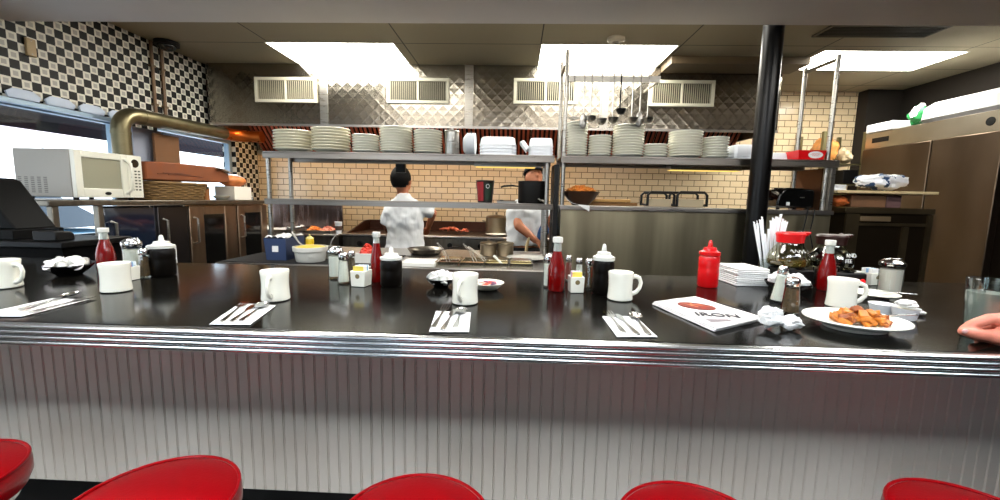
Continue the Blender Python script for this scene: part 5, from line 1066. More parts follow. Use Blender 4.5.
# salt and pepper
pepper = mat('ground_pepper', (86, 66, 40), .8, vary=.5, vscale=120)
def shaker(x, y, yt, r, fill, label, rot=None, loc=None):
    c = loc or at(x, y, r); h = hgt(c, x, yt) if not loc else yt; t = thing('shaker', label, 'shaker', c, 0, 'salt and pepper shakers')
    MB().lathe([(r, 0), (r * 1.03, .004), (r * .98, .012), (r * .72, h * .76)], 12).build('glass_body', clear, t, ang=.3)
    MB().lathe([(r * .86, .006), (r * .86, .012), (r * .62, h * .70), (0, h * .71)], 12).build('filling', fill, t, ang=.3)
    MB().lathe([(r * .76, h * .76 + .0005), (r * .8, h * .78), (r * .78, h * .93), (r * .55, h * .99), (0, h)], 24).build('metal_cap', chrome, t)
    if rot: t.rotation_euler = rot
    return t
shaker(145.5, 278, 248, .0195, pepper, 'pepper shaker beside the window-end syrup bottle')
shaker(344, 284, 252, .0205, sugar, 'salt shaker in front of the sugar pourer near the batter tub')
shaker(352, 276, 250.5, .0165, pepper, 'pepper shaker half hidden behind the salt shaker and packet caddy')
shaker(578.5, 283, 257.5, .0165, sugar, 'salt shaker behind the white caddy by the second cook')
shaker(588, 289, 258, .018, pepper, 'pepper shaker between the white caddy and syrup bottle by the second cook')
shaker(568, 281, 255, .0155, mat('red_pepper_flakes', (128, 60, 50), .7, vary=.4, vscale=90), 'shaker of red flakes behind the ketchup bottle and white caddy')
shaker(789.5, 315, 277, .0235, pepper, 'large pepper shaker in front of the napkin-filled black bowl')
shaker(775.5, 304, 266, .018, sugar, 'salt shaker leaning against the large pepper shaker', rot=(0, .13, 0)).location.z += .003
# packet caddies
def caddy(x, y, yt, hw, label, where, cols, rz=.0):
    c = at(x, y, hw); h = hgt(c, x, yt) * .8; t = thing('packet_caddy', label, 'caddy', c, rz, 'sweetener caddies'); e = .004; q = .92
    f = MB(); f.rings([[V((a * s, b * s, z)) for a, b in ((-hw, -hw), (hw, -hw), (hw, hw), (-hw, hw))] for s, z in ((q, 0), (1, h), (.88, h), (.84, .006))]); f.build('ceramic_box', china, t, bevel=.003)
    MB().lathe([(.008, -.0006), (.008, .0004), (0, .0006)], 16, M=Matrix.Translation((0, -hw * .972, h * .66)) @ Matrix.Rotation(PI / 2, 4, 'X')).build('round_badge', mat('badge_brown', (120, 106, 70), .5), t)
    n = len(cols)
    for k, cn in enumerate(cols):
        col = {'white': (240, 240, 236), 'pink': (232, 120, 150), 'yellow': (236, 214, 96), 'blue': (150, 190, 224)}[cn]
        o = MB().box(-hw * .68, hw * .68, -.0014, .0014, 0, .052).build('sugar_packet', mat('packet_' + cn, col, .6)); y_ = (-.66 + 1.32 * k / (n - 1)) * hw
        o.location = c + Matrix.Rotation(rz, 3, 'Z') @ V((0, y_, .0095 + max(0, h - .046))); o.rotation_euler = (R.uniform(-.06, .06), 0, rz); tag(o, f'{cn} sweetener packet, {ORDN[k]} from the front in {where}', 'packet', 'packets in ' + where)
caddy(361.5, 287, 266, .0265, 'white ceramic packet caddy between salt shaker and slim red bottle', 'the caddy by the slim red bottle', ['yellow', 'white', 'white', 'white', 'blue', 'white'], -.15)
caddy(575.5, 293, 272, .0235, 'white ceramic packet caddy in front of the ketchup by the second cook', 'the caddy by the second cook', ['yellow', 'white', 'pink', 'pink', 'white', 'blue'], .1)
caddy(128, 281, 263, .025, 'white packet caddy half hidden behind the second mug', 'the caddy by the window-end pourer', ['white', 'pink', 'pink', 'blue', 'white'], 0)
caddy(869, 285, 269, .030, 'white packet caddy behind the large sugar pourer', 'the caddy by the large pourer', ['white', 'white', 'blue', 'white', 'white'], .2)
# black bowls of creamer cups
def creamers(x, y, r, label, where, n, seed, scale=1.):
    c = at(x, y, r * .6); t = thing('black_bowl', label, 'bowl', c, 0, 'black creamer bowls'); hb = r * .52
    MB().lathe([(.0, .0), (r * .5, 0), (r * .55, .004), (r * .85, hb * .6), (r, hb), (r * .985, hb + .003), (r * .95, hb), (r * .8, hb * .62), (r * .5, .008), (0, .007)], 36).build('bowl_body', black_gloss, t)
    rr = random.Random(seed); cup = None
    for k in range(n):
        a = 2.4 * k; q = math.sqrt((k + .5) / n) * .76 * r; z = hb * (.55 + .75 * (1 - (q / r) ** 2)) + rr.uniform(-.002, .004)
        if cup is None:
            cup = thing('creamer_cup', 'x', 'creamer', (0, 0, 0)); MB().lathe([(.011, -.011), (.0125, -.0105), (.0165, .009), (.019, .010), (.019, .011)], 18).build('cup_body', plastic_white, cup); MB().lathe([(.0188, .0112), (.0188, .012), (0, .0122)], 18).build('foil_lid', mat('foil_lid_pale', (238, 232, 232), .35), cup); o = cup
        else: o = dup(cup, (0, 0, 0))
        o.location = c + V((q * math.cos(a), q * math.sin(a), z)); o.rotation_euler = (rr.uniform(-.9, .9), rr.uniform(-.9, .9), 0); o['label'] = 'small white creamer cup heaped in ' + where; o['group'] = 'creamers in ' + where; o.scale = (scale,) * 3
creamers(70, 276, .068, 'black bowl of white creamer cups at the window end', 'the window-end black bowl', 16, 1)
creamers(441, 288, .050, 'black bowl of white creamer cups beside the outward-handled mug', 'the black bowl beside the jelly saucer', 12, 2)
c = at(787, 294, .04)
t = thing('black_bowl', 'black bowl of crumpled white napkins behind the shakers', 'bowl', c, 0, 'black creamer bowls'); r = .072; hb = .034
MB().lathe([(.0, .0), (r * .5, 0), (r * .55, .004), (r * .88, hb * .6), (r, hb), (r * .985, hb + .003), (r * .95, hb), (r * .8, hb * .62), (r * .5, .008), (0, .007)], 36).build('bowl_body', black_gloss, t)
def crumple(name, label, c, s, seed, cat_='napkin', grp=None, flat=1.):
    f = MB(); f.ball((0, 0, 0), 1, 26, 18); sx, sy, sz = s; o_ = V((seed * 3.1, seed * 1.7, 0))
    for v in f.bm.verts:
        n_ = v.co.normalized(); k = 1 + .34 * noise.noise(n_ * 1.7 + o_) + .22 * abs(noise.noise(n_ * 3.4 + o_)) * 1.4 - .16 * abs(noise.noise(n_ * 6 + o_)); v.co = V((n_.x * sx * k, n_.y * sy * k, n_.z * sz * k))
    zl = min(v.co.z for v in f.bm.verts)
    for v in f.bm.verts: v.co.z = max(v.co.z - zl, 0)
    o = f.build(name, paper, ang=.45); o.location = c; return tag(o, label, cat_, grp)
for k, (dx, dy, s) in enumerate(((-.036, .0, .026), (.03, -.02, .022), (.04, .025, .024), (.0, .035, .024))): crumple('paper_napkin', ('crumpled white napkin in the black bowl, pole side', 'crumpled white napkin in the black bowl behind the pepper shaker', 'crumpled white napkin in the black bowl towards the ketchup', 'crumpled white napkin at the back of the black bowl')[k], c + V((dx, dy, .016)), (s * 1.05, s, s * .9), 11 + k, grp='napkins in the black bowl')
a = at(778, 322, .015); crumple('paper_napkin', 'crumpled white napkin on the counter beside the newspaper end', at(769, 330, .012), (.026, .02, .024), 3, grp='loose crumpled napkins'); crumple('paper_napkin', 'crumpled white napkin on the counter between newspaper napkin and plate', at(790, 331, .012), (.024, .016, .016), 5, grp='loose crumpled napkins')
# place settings
def silver(kind, pa, pb, label, grp, dz=.0035):
    a, b = at(*pa), at(*pb); d = b - a; L = d.length; o = thing(kind, label, kind.replace('table_', ''), a + V((0, 0, dz)), math.atan2(d.y, d.x) - PI / 2, grp); w = .0042
    f = MB(); pts = [(-w * 1.4, 0), (-w * 1.5, .02), (-w * .7, L * .45), (-w * .7, L * .66), (w * .7, L * .66), (w * .7, L * .45), (w * 1.5, .02), (w * 1.4, 0)]; f.prism(pts, 'z', 0, .0022); f.build('handle', chrome, o, bevel=.0006)
    f = MB()
    if kind == 'fork':
        f.prism([(-.003, L * .661), (-.0115, L * .74), (-.0115, L * .79), (.0115, L * .79), (.0115, L * .74), (.003, L * .661)], 'z', .0004, .0024)
        for k in range(4): x = -.0115 + k * .0066; f.prism([(x, L * .7901), (x + .0004, L), (x + .0026, L), (x + .0032, L * .7901)], 'z', .0004, .0024)
        f.build('tines', chrome, o)
    elif kind == 'spoon':
        f.lathe([(.0, .001), (.6, .0014), (.9, .0045), (1.0, .0068), (.94, .0066), (.85, .0044), (.5, .0022), (0, .002)], 28, sx=.0165, sy=L * .17, c=(0, L * .83, 0)); f.build('spoon_bowl', chrome, o)
    else:
        f.prism([(-.003, L * .661), (-.0085, L * .68), (-.0085, L * .93), (-.004, L), (.003, L * .985), (.0075, L * .9), (.006, L * .68), (.003, L * .661)], 'z', .0, .0016); f.build('blade', chrome, o)
    return o
def napkin(cs, label, seed):
    P_ = [at(*c) for c in cs]; o = P_[0].copy(); f = MB()
    def S(u, v):
        p = (P_[0] * (1 - u) + P_[1] * u) * (1 - v) + (P_[3] * (1 - u) + P_[2] * u) * v; return p - o + V((0, 0, .0012 + .0014 * abs(noise.noise(V((u * 4, v * 4, seed))))))
    f.grid(14, 14, S); n_ = f.build('paper_napkin', paper, solid=.001); n_.location = o; tag(n_, label, 'napkin', 'napkins under cutlery')
S_ = 'place setting cutlery'
napkin([(-30, 317), (22, 317), (89, 300), (52, 299)], 'white paper napkin at the window end under a knife and spoon', 1)
silver('table_knife', (14, 312), (66, 298.5), 'table knife on the window-end napkin', S_); silver('spoon', (20, 313.5), (80, 294), 'spoon on the window-end napkin', S_); silver('fork', (30, 314), (92, 298.0), 'fork on the window-end napkin, nearest the counter edge', S_)
napkin([(209, 325), (250, 325.5), (276, 306), (240, 303.5)], 'white paper napkin in front of the third mug with three pieces of cutlery', 2)
silver('fork', (222, 323.5), (246, 303), 'fork on the napkin in front of the third mug', S_); silver('table_knife', (231, 323.5), (255, 306), 'table knife on the napkin in front of the third mug', S_); silver('spoon', (240, 323), (266, 305), 'spoon on the napkin in front of the third mug', S_)
napkin([(429, 332.5), (469, 332.5), (471, 313), (436, 311.5)], 'white paper napkin with three pieces of cutlery in front of the jelly saucer', 3)
silver('fork', (433, 329.5), (447, 306.5), 'fork on the napkin in front of the jelly saucer', S_); silver('table_knife', (442.5, 331.5), (455, 311), 'table knife on the napkin in front of the jelly saucer', S_); silver('spoon', (455, 329.5), (462, 310.5), 'spoon on the napkin in front of the jelly saucer', S_)
napkin([(617, 337.5), (657.5, 337.5), (635, 316.5), (602, 317)], 'white paper napkin with three pieces of cutlery beside the newspaper', 4)
silver('fork', (624, 334.5), (607, 312.5), 'fork on the napkin beside the newspaper', S_); silver('table_knife', (638, 336.5), (617, 315.5), 'table knife on the napkin beside the newspaper', S_); silver('spoon', (649, 336.5), (633, 315.5), 'spoon on the napkin beside the newspaper', S_)
# jelly saucer
c = at(487, 292, .045); t = thing('saucer', 'small white dish of jelly packets beside the outward-handled mug', 'dish', c); MB().lathe([(.03, 0), (.034, .001), (.04, .006), (.056, .021), (.058, .024), (.055, .024), (.04, .011), (0, .009)], 36).build('dish_body', china, t)
jc = [(206, 60, 60), (120, 40, 80), (226, 150, 130), (230, 226, 210), (206, 90, 70), (90, 60, 90)]
for k in range(6):
    a = 1.05 * k; q = .021; o = thing('jelly_packet', ('red jelly packet at the cooks side of the small dish', 'purple jelly packet at the cooks side of the small dish', 'pink jelly packet at the mug side of the small dish', 'white jelly packet at the mug side of the small dish', 'orange-red jelly packet at the near side of the small dish', 'dark purple jelly packet at the near side of the small dish')[k], 'jelly packet', c + V((q * math.cos(a + .6), q * math.sin(a + .6), .0175)), a, 'jelly packets in the small dish'); o.rotation_euler = (.15, 0.1, a)
    MB().prism([(-.012, -.009), (.012, -.009), (.012, .009), (-.012, .009)], 'z', -.005, .004).build('tub', plastic_white, o, bevel=.002); MB().box(-.014, .014, -.011, .011, .0041, .005).build('foil_lid', mat(f'jelly_lid_{"abcdef"[k]}', jc[k], .35), o, smooth=False)
# newspaper
cs = [at(652, 304.5), at(714, 332), at(762, 321), at(693, 299)]; o0 = (cs[0] + cs[1] + cs[2] + cs[3]) / 4
t = thing('newspaper', 'folded white paper with round red food picture and bold word lying on the counter', 'newspaper', o0)
news = mat('newsprint', (208, 206, 204), .8, vary=.05, vscale=9)
for k in range(3):
    f = MB(); sh_ = .003 * k
    def S(u, v, z=.001 + .0032 * k, sh_=sh_): p = (cs[0] * (1 - u) + cs[1] * u) * (1 - v) + (cs[3] * (1 - u) + cs[2] * u) * v - o0; p.z = z + .0006 + .0012 * noise.noise(V((u * 3, v * 3, 0))); p.x += sh_; return p
    f.grid(16, 16, S); f.build('page', news, t, solid=.0028)
zt = .0115
pu = (at(736, 320.5) - at(697, 318.2)); rz = math.atan2(pu.y, pu.x); pc = at(717, 319.6) - o0
bc = at(696, 309.6) - o0; e1 = (at(715, 312.5) - at(677, 306.5)); e2 = (at(690, 313.0) - at(702, 306.3)); 
red_print = mat('red_food_print', (128, 38, 16), .6, vary=.6, vscale=60)
MB().lathe([(1, -.002), (1, .0), (0, .0003)], 40, sx=e1.length * .5, sy=e2.length * .34, c=(0, 0, 0)).build('round_picture', red_print, t, loc=(bc.x, bc.y, zt), rot=(0, 0, math.atan2(e1.y, e1.x)))
text_into('headline', 'IRON', .045, mat('print_black', (30, 26, 34), .7), t, (pc.x, pc.y, zt + .0008), (0, 0, rz), .0008)
f = MB()
for k in range(4): an = .5 + k * .8; f.tube([V((math.cos(an) * e1.length * .42, math.sin(an) * e2.length * .28, .0002)), V((math.cos(an + 2.2) * e1.length * .2, math.sin(an + 2.2) * e2.length * .14, .0002))], [.001, .004], 5, flat=.2)
f.build('picture_detail', mat('pale_food_print', (190, 104, 60), .6), t, loc=(bc.x, bc.y, zt), rot=(0, 0, math.atan2(e1.y, e1.x)))
f = MB(); a, b = at(718, 306.5) - o0, at(742, 313.5) - o0; d = (b - a); q = V((-d.y, d.x, 0)).normalized() * .004
f.prism([(a.x, a.y), (b.x, b.y), (b.x + q.x, b.y + q.y), (a.x + q.x, a.y + q.y)], 'z', zt - .002, zt + .0002); f.build('black_bar', mat('print_black', (0, 0, 0)), t, smooth=False)
f = MB()
for k in range(3):
    a, b = at(706 + k * 2, 323.6 + k * 1.2) - o0, at(728 + k * 2, 323.9 + k * .6) - o0; d = b - a; q = V((-d.y, d.x, 0)).normalized() * .0015; f.prism([(a.x, a.y), (b.x, b.y), (b.x + q.x, b.y + q.y), (a.x + q.x, a.y + q.y)], 'z', zt - .002, zt + .0002)
f.build('text_lines', mat('print_grey', (150, 140, 140), .7), t, smooth=False)
# napkin stack
c4 = [at(717, 279.5), at(742, 288.5), at(765, 286.5), at(745, 278)]; oc = (c4[0] + c4[1] + c4[2] + c4[3]) / 4; 
ux = (c4[2] - c4[1]); vx = (c4[0] - c4[1]); rz = math.atan2(ux.y, ux.x); lx = ux.length; ly = max(.12, vx.length * .9); nh = hgt(c4[1], 742, 270.5); nn_ = 9
for k in range(nn_):
    th = nh / nn_; f = MB(); f.prism([(-ly / 2, 0), (ly / 2, 0), (ly / 2, th * .84), (-ly / 2, th * .84)], 'x', -lx / 2, lx / 2) ; o = f.build('folded_napkin', paper, bevel=.0022); o.location = (oc.x + R.uniform(-.002, .002), oc.y + R.uniform(-.002, .002) + .01, ZT1 + k * th); o.rotation_euler = (0, 0, math.atan2(vx.y, vx.x) - PI / 2 + R.uniform(-.03, .03)); tag(o, f'{ORD[nn_ - 1 - k] if k else "bottom"} folded white napkin of the thick stack by the red squeeze bottle', 'napkin', 'folded napkin stack')
# straws
c = at(768, 281, .03); t = thing('straw_jar', 'clear glass jar of paper wrapped straws by the black pole', 'jar', c); MB().lathe([(.034, .0), (.036, .004), (.040, .085), (.041, .087), (.037, .085), (.033, .006), (0, .005)], 28).build('glass', clear, t)
rr = random.Random(2); s0 = None
tops = [(754, 222), (757, 221), (760, 220), (762, 217), (769, 229), (771, 221), (773, 218), (775, 219), (777, 217), (779, 218), (781, 214.5), (783, 219), (785, 221), (787, 222), (765, 234), (778, 224)]
for k, (x, y) in enumerate(tops):
    dy = .022 * math.sin(k * 2.1); b = c + V((.020 * (x - 770) / 18, dy * .7, .009)); e = PY(x, y, c.y + dy * 1.3); d = e - b; L = d.length
    f = MB(); f.tube([(0, 0, 0), (0, 0, L - .012), (.001, 0, L - .010)], .0042, 8); f.prism([(-.0042, L - .0098), (.0042, L - .0098), (.006, L), (-.006, L + .002)], 'y', -.0006, .0006); o = f.build('wrapped_straw', paper_blue); o.location = b; o.rotation_euler = d.to_track_quat('Z', 'Y').to_euler(); tag(o, 'white paper wrapped drinking straw standing in the glass jar', 'straw', 'straws in the glass jar')
# coffee warmers and pots
def warmer(x, y, hw, hd, h, label, light):
    c = at(x, y, hd); t = thing('coffee_warmer', label, 'warmer', c); MB().box(-hw, hw, -hd, hd, .004, h).build('body', iron, t, bevel=.006); MB().lathe([(hw * .78, h + .0005), (hw * .78, h + .006), (0, h + .006)], 32).build('hot_plate', black_gloss, t)
    for s in (-1, 1):
        for u in (-1, 1): MB().lathe([(.008, 0), (.008, .0038)], 8, (s * hw * .8, u * hd * .8, 0)).build('foot', black_plastic, t)
    if light: MB().lathe([(.009, 0), (.008, .006), (0, .008)], 16, M=Matrix.Translation((hw * .72, -hd - .0005, h * .5)) @ Matrix.Rotation(PI / 2, 4, 'X')).build('red_lamp', mat('red_indicator', (200, 16, 24), .3, emit=.6), t); MB().box(hw * .2, hw * .98, -hd * .9, hd * .3, h + .0008, h + .004).build('white_plate', plastic_white, t, smooth=False)
    return c, h
glass_pot = glass_mat('pot_glass', (226, 226, 206), .04, .15)
def coffee_pot(cx, cy, z, r, h, label, cap, fill, fillh, text, pot_m):
    t = thing('coffee_pot', label, 'coffee pot', (cx, cy, z)); prof = [(r * .82, .0), (r * .95, h * .05), (r, h * .18), (r * .94, h * .32), (r * .76, h * .5), (r * .58, h * .62), (r * .55, h * .68)]
    MB().lathe(prof, 36, cap=(True, False)).build('glass_pot', pot_m, t)
    if fill:
        pr = [(q[0] * .96, max(q[1], .003)) for q in prof if q[1] <= fillh] + [(0, fillh)]; MB().lathe(pr, 32).build('coffee', fill, t)
    MB().lathe([(r * .57, h * .68 + .0005), (r * .62, h * .69), (r * .64, h * .84), (r * .68, h * .93), (r * .62, h * .98), (0, h)], 32).build('collar', cap, t)
    f = MB(); f.prism([(r * .60, h * .84), (r * .92, h * .97), (r * .9, h), (r * .6, h * .98)], 'y', -.018, .018); f.build('pour_lip', cap, t, bevel=.003)
    f = MB(); f.tube([(r * .64, .012, h * .9), (r * 1.02, .06, h * .92), (r * 1.2, .08, h * .7), (r * 1.22, .085, h * .35), (r * 1.1, .075, h * .18)], [.009, .011, .012, .011, .009], 10); f.build('handle', cap if cap is not bright_red else black_plastic, t)
    if text: return t
    return t
w1, h1 = warmer(789, 286, .058, .05, .062, 'black coffee warmer under the red collared pot', False)
cz = PY(793, 268, w1.y).z; hgt1 = PY(793, 231, w1.y).z
pc1 = V((PY(787, 260, w1.y + .015).x + .004, w1.y + .015, ZT1 + h1 + .0065)); 
hp1 = PY(792, 231.5, pc1.y).z - pc1.z
pot1 = coffee_pot(pc1.x, pc1.y, pc1.z, .073, hp1, 'clear coffee pot with bright red collar behind the straws', bright_red, mat('weak_tea', (150, 130, 70), .1, trans=.6), .028, None, glass_pot)
def scribble(pts, name, parent, m, r=.0011): MB().tube(pts, r, 5).build(name, m, parent)
wh = mat('print_white', (236, 236, 230), .5)
def on_pot(r, h, u, z):     # a point on the pot's glass, u along the front
    prof = [(.82, 0), (.95, .05), (1, .18), (.94, .32), (.76, .5), (.58, .62)]; q = z / h
    for (r0, z0), (r1, z1) in zip(prof, prof[1:]):
        if z0 <= q <= z1: rad = (r0 + (r1 - r0) * (q - z0) / (z1 - z0)) * r; break
    else: rad = r * .6
    a = -PI / 2 + u / rad; return V((math.cos(a) * (rad + .001), math.sin(a) * (rad + .001), z))
scribble([on_pot(.073, hp1, -.028 + .0042 * k, hp1 * .47 + .007 * math.sin(k * 1.9)) for k in range(14)], 'script_lettering', pot1, wh)
scribble([on_pot(.073, hp1, -.03 + .006 * k, hp1 * .34) for k in range(6)], 'script_line', pot1, wh, .0008)
w2, h2 = warmer(838, 288, .062, .05, .058, 'black coffee warmer with red indicator light under the dark pot', True)
pc2 = V((PY(829, 262, w2.y + .055).x, w2.y + .055, ZT1 + h2 + .0065)); hp2 = PY(836, 234, pc2.y).z - pc2.z
pot2 = coffee_pot(pc2.x, pc2.y, pc2.z, .078, hp2, 'dark coffee pot with white lettering and brown collar behind the ketchup', mat('brown_collar', (40, 16, 12), .35), mat('black_coffee', (10, 7, 5), .1), hp2 * .6, None, glass_pot)
text_into('lettering', 'AND', .022, wh, pot2, (.022, -.0755, hp2 * .42), (PI / 2 - .35, 0, .25), .0006); text_into('lettering', 'FEE', .02, wh, pot2, (.012, -.0795, hp2 * .26), (PI / 2 - .1, 0, .18), .0006)
c = at(818, 287, .03); t = thing('glass_dish', 'small ribbed clear glass dish between the coffee warmers', 'dish', (c.x - .012, c.y - .035, ZT1)); MB().lathe([(.022, 0), (.026, .004), (.034, .04), (.035, .042), (.032, .04), (.022, .006), (0, .005)], 16).build('dish_body', clear, t, ang=.2)
# plate of potatoes
c = PZ(855, 319.5, ZT + .022); c.z = ZT1; zp = ZT1
t = thing('dinner_plate', 'oval white dinner plate holding browned home fries', 'plate', c); MB().lathe([(r, z * 1.15) for r, z in plate_prof], 56, sx=.83, sy=.72).build('plate_body', china, t)
fry = [mat('home_fry_gold', (196, 118, 40), .45, vary=.35, vscale=60), mat('home_fry_brown', (146, 74, 26), .45, vary=.4, vscale=60)]
rr = random.Random(12); protos = []
for k in range(3):
    f = MB(); f.box(-.011, .011, -.008, .008, -.006, .006); 
    for v in f.bm.verts: v.co += V((rr.uniform(-.004, .004), rr.uniform(-.003, .003), rr.uniform(-.002, .002)))
    protos.append(f.build('fried_potato', fry[k % 2], subsurf=1, bevel=.002))
n = 0
for k in range(60):
    a = rr.uniform(0, 2 * PI); q = math.sqrt(rr.random()); x, y = .014 + .064 * q * math.cos(a), .006 + .040 * q * math.sin(a); z = .017 + .030 * (1 - q * q) * rr.uniform(.2, 1)
    if k < 3: o = protos[k]
    else: o = protos[k % 3].copy(); COL.objects.link(o)
    o.location = c + V((x, y, z)); o.rotation_euler = (rr.uniform(-.7, .7), rr.uniform(-.7, .7), rr.uniform(0, 6.3)); tag(o, 'browned home fry potato chunk heaped on the oval plate', 'potato', 'home fries on the oval plate')
o = crumple('paper_scrap', 'white egg scrap on the empty end of the oval plate', c + V((-.080, .012, .0135)), (.014, .012, .008), 9, 'food scrap')
silver('table_knife', (914, 326), (862, 328), 'table knife lying across the near rim of the oval plate', 'loose cutlery', .029)
c = at(872, 300, .055); t = thing('side_plate', 'small white side plate behind the mug and oval plate', 'plate', c); MB().lathe([(r * .52, z * .75) for r, z in plate_prof], 36).build('plate_body', china, t)
silver('table_knife', (916, 300.0), (872, 296.5), 'table knife resting on the small white side plate', 'loose cutlery', .0185)
def ramekin(x, y, r, h, label, cat_, fill, fm_):
    c = at(x, y, r); t = thing('small_cup', label, cat_, c); MB().lathe([(.0, 0), (r * .75, 0), (r * .8, .003), (r, h), (r * 1.04, h + .002), (r * .97, h), (r * .76, .006), (0, .005)], 28).build('cup_body', paper_blue, t); MB().lathe([(r * .93, h - .006), (r * .5, h - .002), (0, h)], 24, cap=(False, False)).build(fill, fm_, t); return c
ramekin(881, 315, .031, .026, 'small white cup with white dip behind the oval plate, mug side', 'cup', 'dip', paper_blue)
cr = ramekin(904, 321, .030, .030, 'small white cup heaped with whipped butter at the plate end', 'cup', 'butter_base', mat('whipped_butter', (244, 240, 224), .5))
crumple('butter_scoop', 'scoop of whipped white butter in the small cup', cr + V((0, 0, .0325)), (.023, .022, .010), 6, 'butter')
crumple('torn_wrapper', 'torn white wrapper scrap beside the butter cup', at(920, 316, .01), (.013, .01, .006), 8, 'wrapper')
# water glass
c = at(981, 331, .03); t = thing('water_glass', 'clear glass of ice water behind the pinched hand', 'glass', c); h = hgt(c, 981, 279); r = .040
MB().lathe([(r * .8, 0), (r * .84, .004), (r, h), (r * .98, h + .001), (r * .95, h), (r * .79, .01), (0, .009)], 36).build('tumbler', clear, t)
MB().lathe([(r * .775, .0105), (r * .9, h * .74), (0, h * .74)], 32).build('water', mat('ice_water', (196, 206, 198), .35, trans=.55, ior=1.2), t)
for k in range(5):
    o = MB().box(-.012, .012, -.010, .010, -.010, .010).build('ice_cube', mat('ice', (236, 240, 240), .12, trans=.85, ior=1.31), bevel=.003); o.location = c + V((.016 * math.cos(k * 2.3), .016 * math.sin(k * 2.3), h * (.35 + .085 * k))); o.rotation_euler = (k, k * .7, k * 1.3); tag(o, 'clear ice cube floating in the water glass', 'ice cube', 'ice in the water glass')

# ================================================================== REFRIGERATOR END
FX = 3.8
t = thing('refrigerator', 'tall stainless two-door refrigerator standing side-on at the end of the kitchen', 'refrigerator', (4.18, 4.16, 0)); ox, oy = -4.18, -4.16
fs = mat('fridge_steel', (104, 90, 76), .36, 1, vary=.2, vscale=3, stretch=(1, 1, .5))
MB().box(FX + .06 + ox, 4.58 + ox, 3.48 + oy, 4.83 + oy, .12, 1.999).build('body', fs, t, smooth=False)
MB().box(FX + .03 + ox, 4.58 + ox, 3.47 + oy, 4.84 + oy, 2.0, 2.17).build('header_panel', mat('bright_header', (178, 170, 154), .34, 1, vary=.15, vscale=3), t, bevel=.004)
for a, b in ((3.485, 4.05), (4.062, 4.825)):
    dd = MB().box(FX + ox, FX + .0595 + ox, a + oy, b + oy, .15, 1.995).build('door', fs, t, bevel=.006)
    MB().tube([(FX + ox - .0, (b - .07 if a < 4 else a + .07) + oy, 1.0), (FX - .045 + ox, (b - .07 if a < 4 else a + .07) + oy, 1.01), (FX - .045 + ox, (b - .07 if a < 4 else a + .07) + oy, 1.3), (FX + ox, (b - .07 if a < 4 else a + .07) + oy, 1.31)], .012, 10).build('handle', chrome, dd)
MB().lathe([(.036, 0), (.034, .004), (0, .006)], 24, M=Matrix.Translation((FX + .0295 + ox, 3.62 + oy, 2.085)) @ Matrix.Rotation(-PI / 2, 4, 'Y')).build('dial', black_plastic, t)
MB().box(FX + .026 + ox, FX + .0298 + ox, 4.55 + oy, 4.75 + oy, 2.06, 2.11).build('name_plate', iron, t, smooth=False)
for y in (3.56, 4.75):
    for x in (FX + .12, 4.5): MB().lathe([(.03, 0), (.03, .1195)], 10, (x + ox, y + oy, 0)).build('leg', iron, t)
TZ = 2.171
# foam boxes and bags on the refrigerator
o = MB().box(-.13, .13, -.16, .16, 0, .09).build('foam_carton', paper_blue, bevel=.01); o.location = (3.95, 4.68, TZ); tag(o, 'small white carton at the far end of the refrigerator top', 'carton')
o = crumple('green_white_bag', 'crumpled green and white bag on the refrigerator beside the small carton', V((3.98, 4.40, TZ)), (.09, .07, .09), 21, 'bag')
gm_ = bpy.data.materials.new('green_print_bag'); gm_.use_nodes = True; n_, l_ = nodes(gm_); tx_ = n_.new('ShaderNodeTexNoise'); tx_.inputs['Scale'].default_value = 9; tc_ = n_.new('ShaderNodeTexCoord'); l_.new(tc_.outputs['Object'], tx_.inputs[0]); cr_ = n_.new('ShaderNodeValToRGB'); cr_.color_ramp.interpolation = 'CONSTANT'; cr_.color_ramp.elements[0].color = lin((30, 140, 70)) + (1,); cr_.color_ramp.elements[1].color = lin((240, 240, 238)) + (1,); cr_.color_ramp.elements[1].position = .5; l_.new(tx_.outputs[0], cr_.inputs[0]); l_.new(cr_.outputs[0], n_['Principled BSDF'].inputs['Base Color']); o.data.materials[0] = gm_
f = MB(); f.rings([[V((.34 * s * max(-1, min(1, 1.3 * math.cos(a))), .42 * s * max(-1, min(1, 1.3 * math.sin(a))), z)) for a in [2 * PI * k / 28 for k in range(28)]] for s, z in ((.9, 0), (1.0, .03), (.98, .13), (.85, .175), (.5, .195))]); o = f.build('plastic_sack', mat('white_sack', (240, 242, 244), .35, bump=.6, bscale=9)); o.location = (4.14, 3.84, TZ); tag(o, 'large white plastic wrapped bundle on the refrigerator top', 'bundle')
# small wire rack with bread bags behind the shelf end
rx = PY(852, 160, 4.9).x
t = thing('bread_rack', 'narrow metal rack of bread bags against the wall beside the refrigerator', 'rack', (rx, 5.2, 0)); om = mat('olive_rack_steel', (128, 120, 86), .4, .8)
for x in (-.26, .20):
    for y in (-.2, .2): MB().box(x - .018, x + .018, y - .018, y + .018, 0, 2.22).build('upright', om, t, smooth=False)
for z in (.5, 1.0, 1.35, 1.62, 1.85): MB().box(-.241, .181, -.2, .2, z, z + .015).build('rack_shelf', om, t, smooth=False)
def bagr(x, y, z, s, rgb, nm, lab, seed, cat_='bag'): 
    o = crumple(nm, lab, V((x, y, z)), s, seed, cat_); m = mat(nm + '_' + str(seed), rgb, .35, vary=.3, vscale=14); o.data.materials[0] = m; return o
bagr(rx - .13, 5.16, 1.8665, (.09, .15, .14), (224, 150, 80), 'bread_bag', 'orange bread bag on the top level of the narrow rack', 31, 'bread'); bagr(rx + .09, 5.14, 1.8665, (.055, .10, .085), (206, 186, 150), 'bread_bag', 'pale bread bag on the top level of the narrow rack beside the orange one', 32, 'bread')
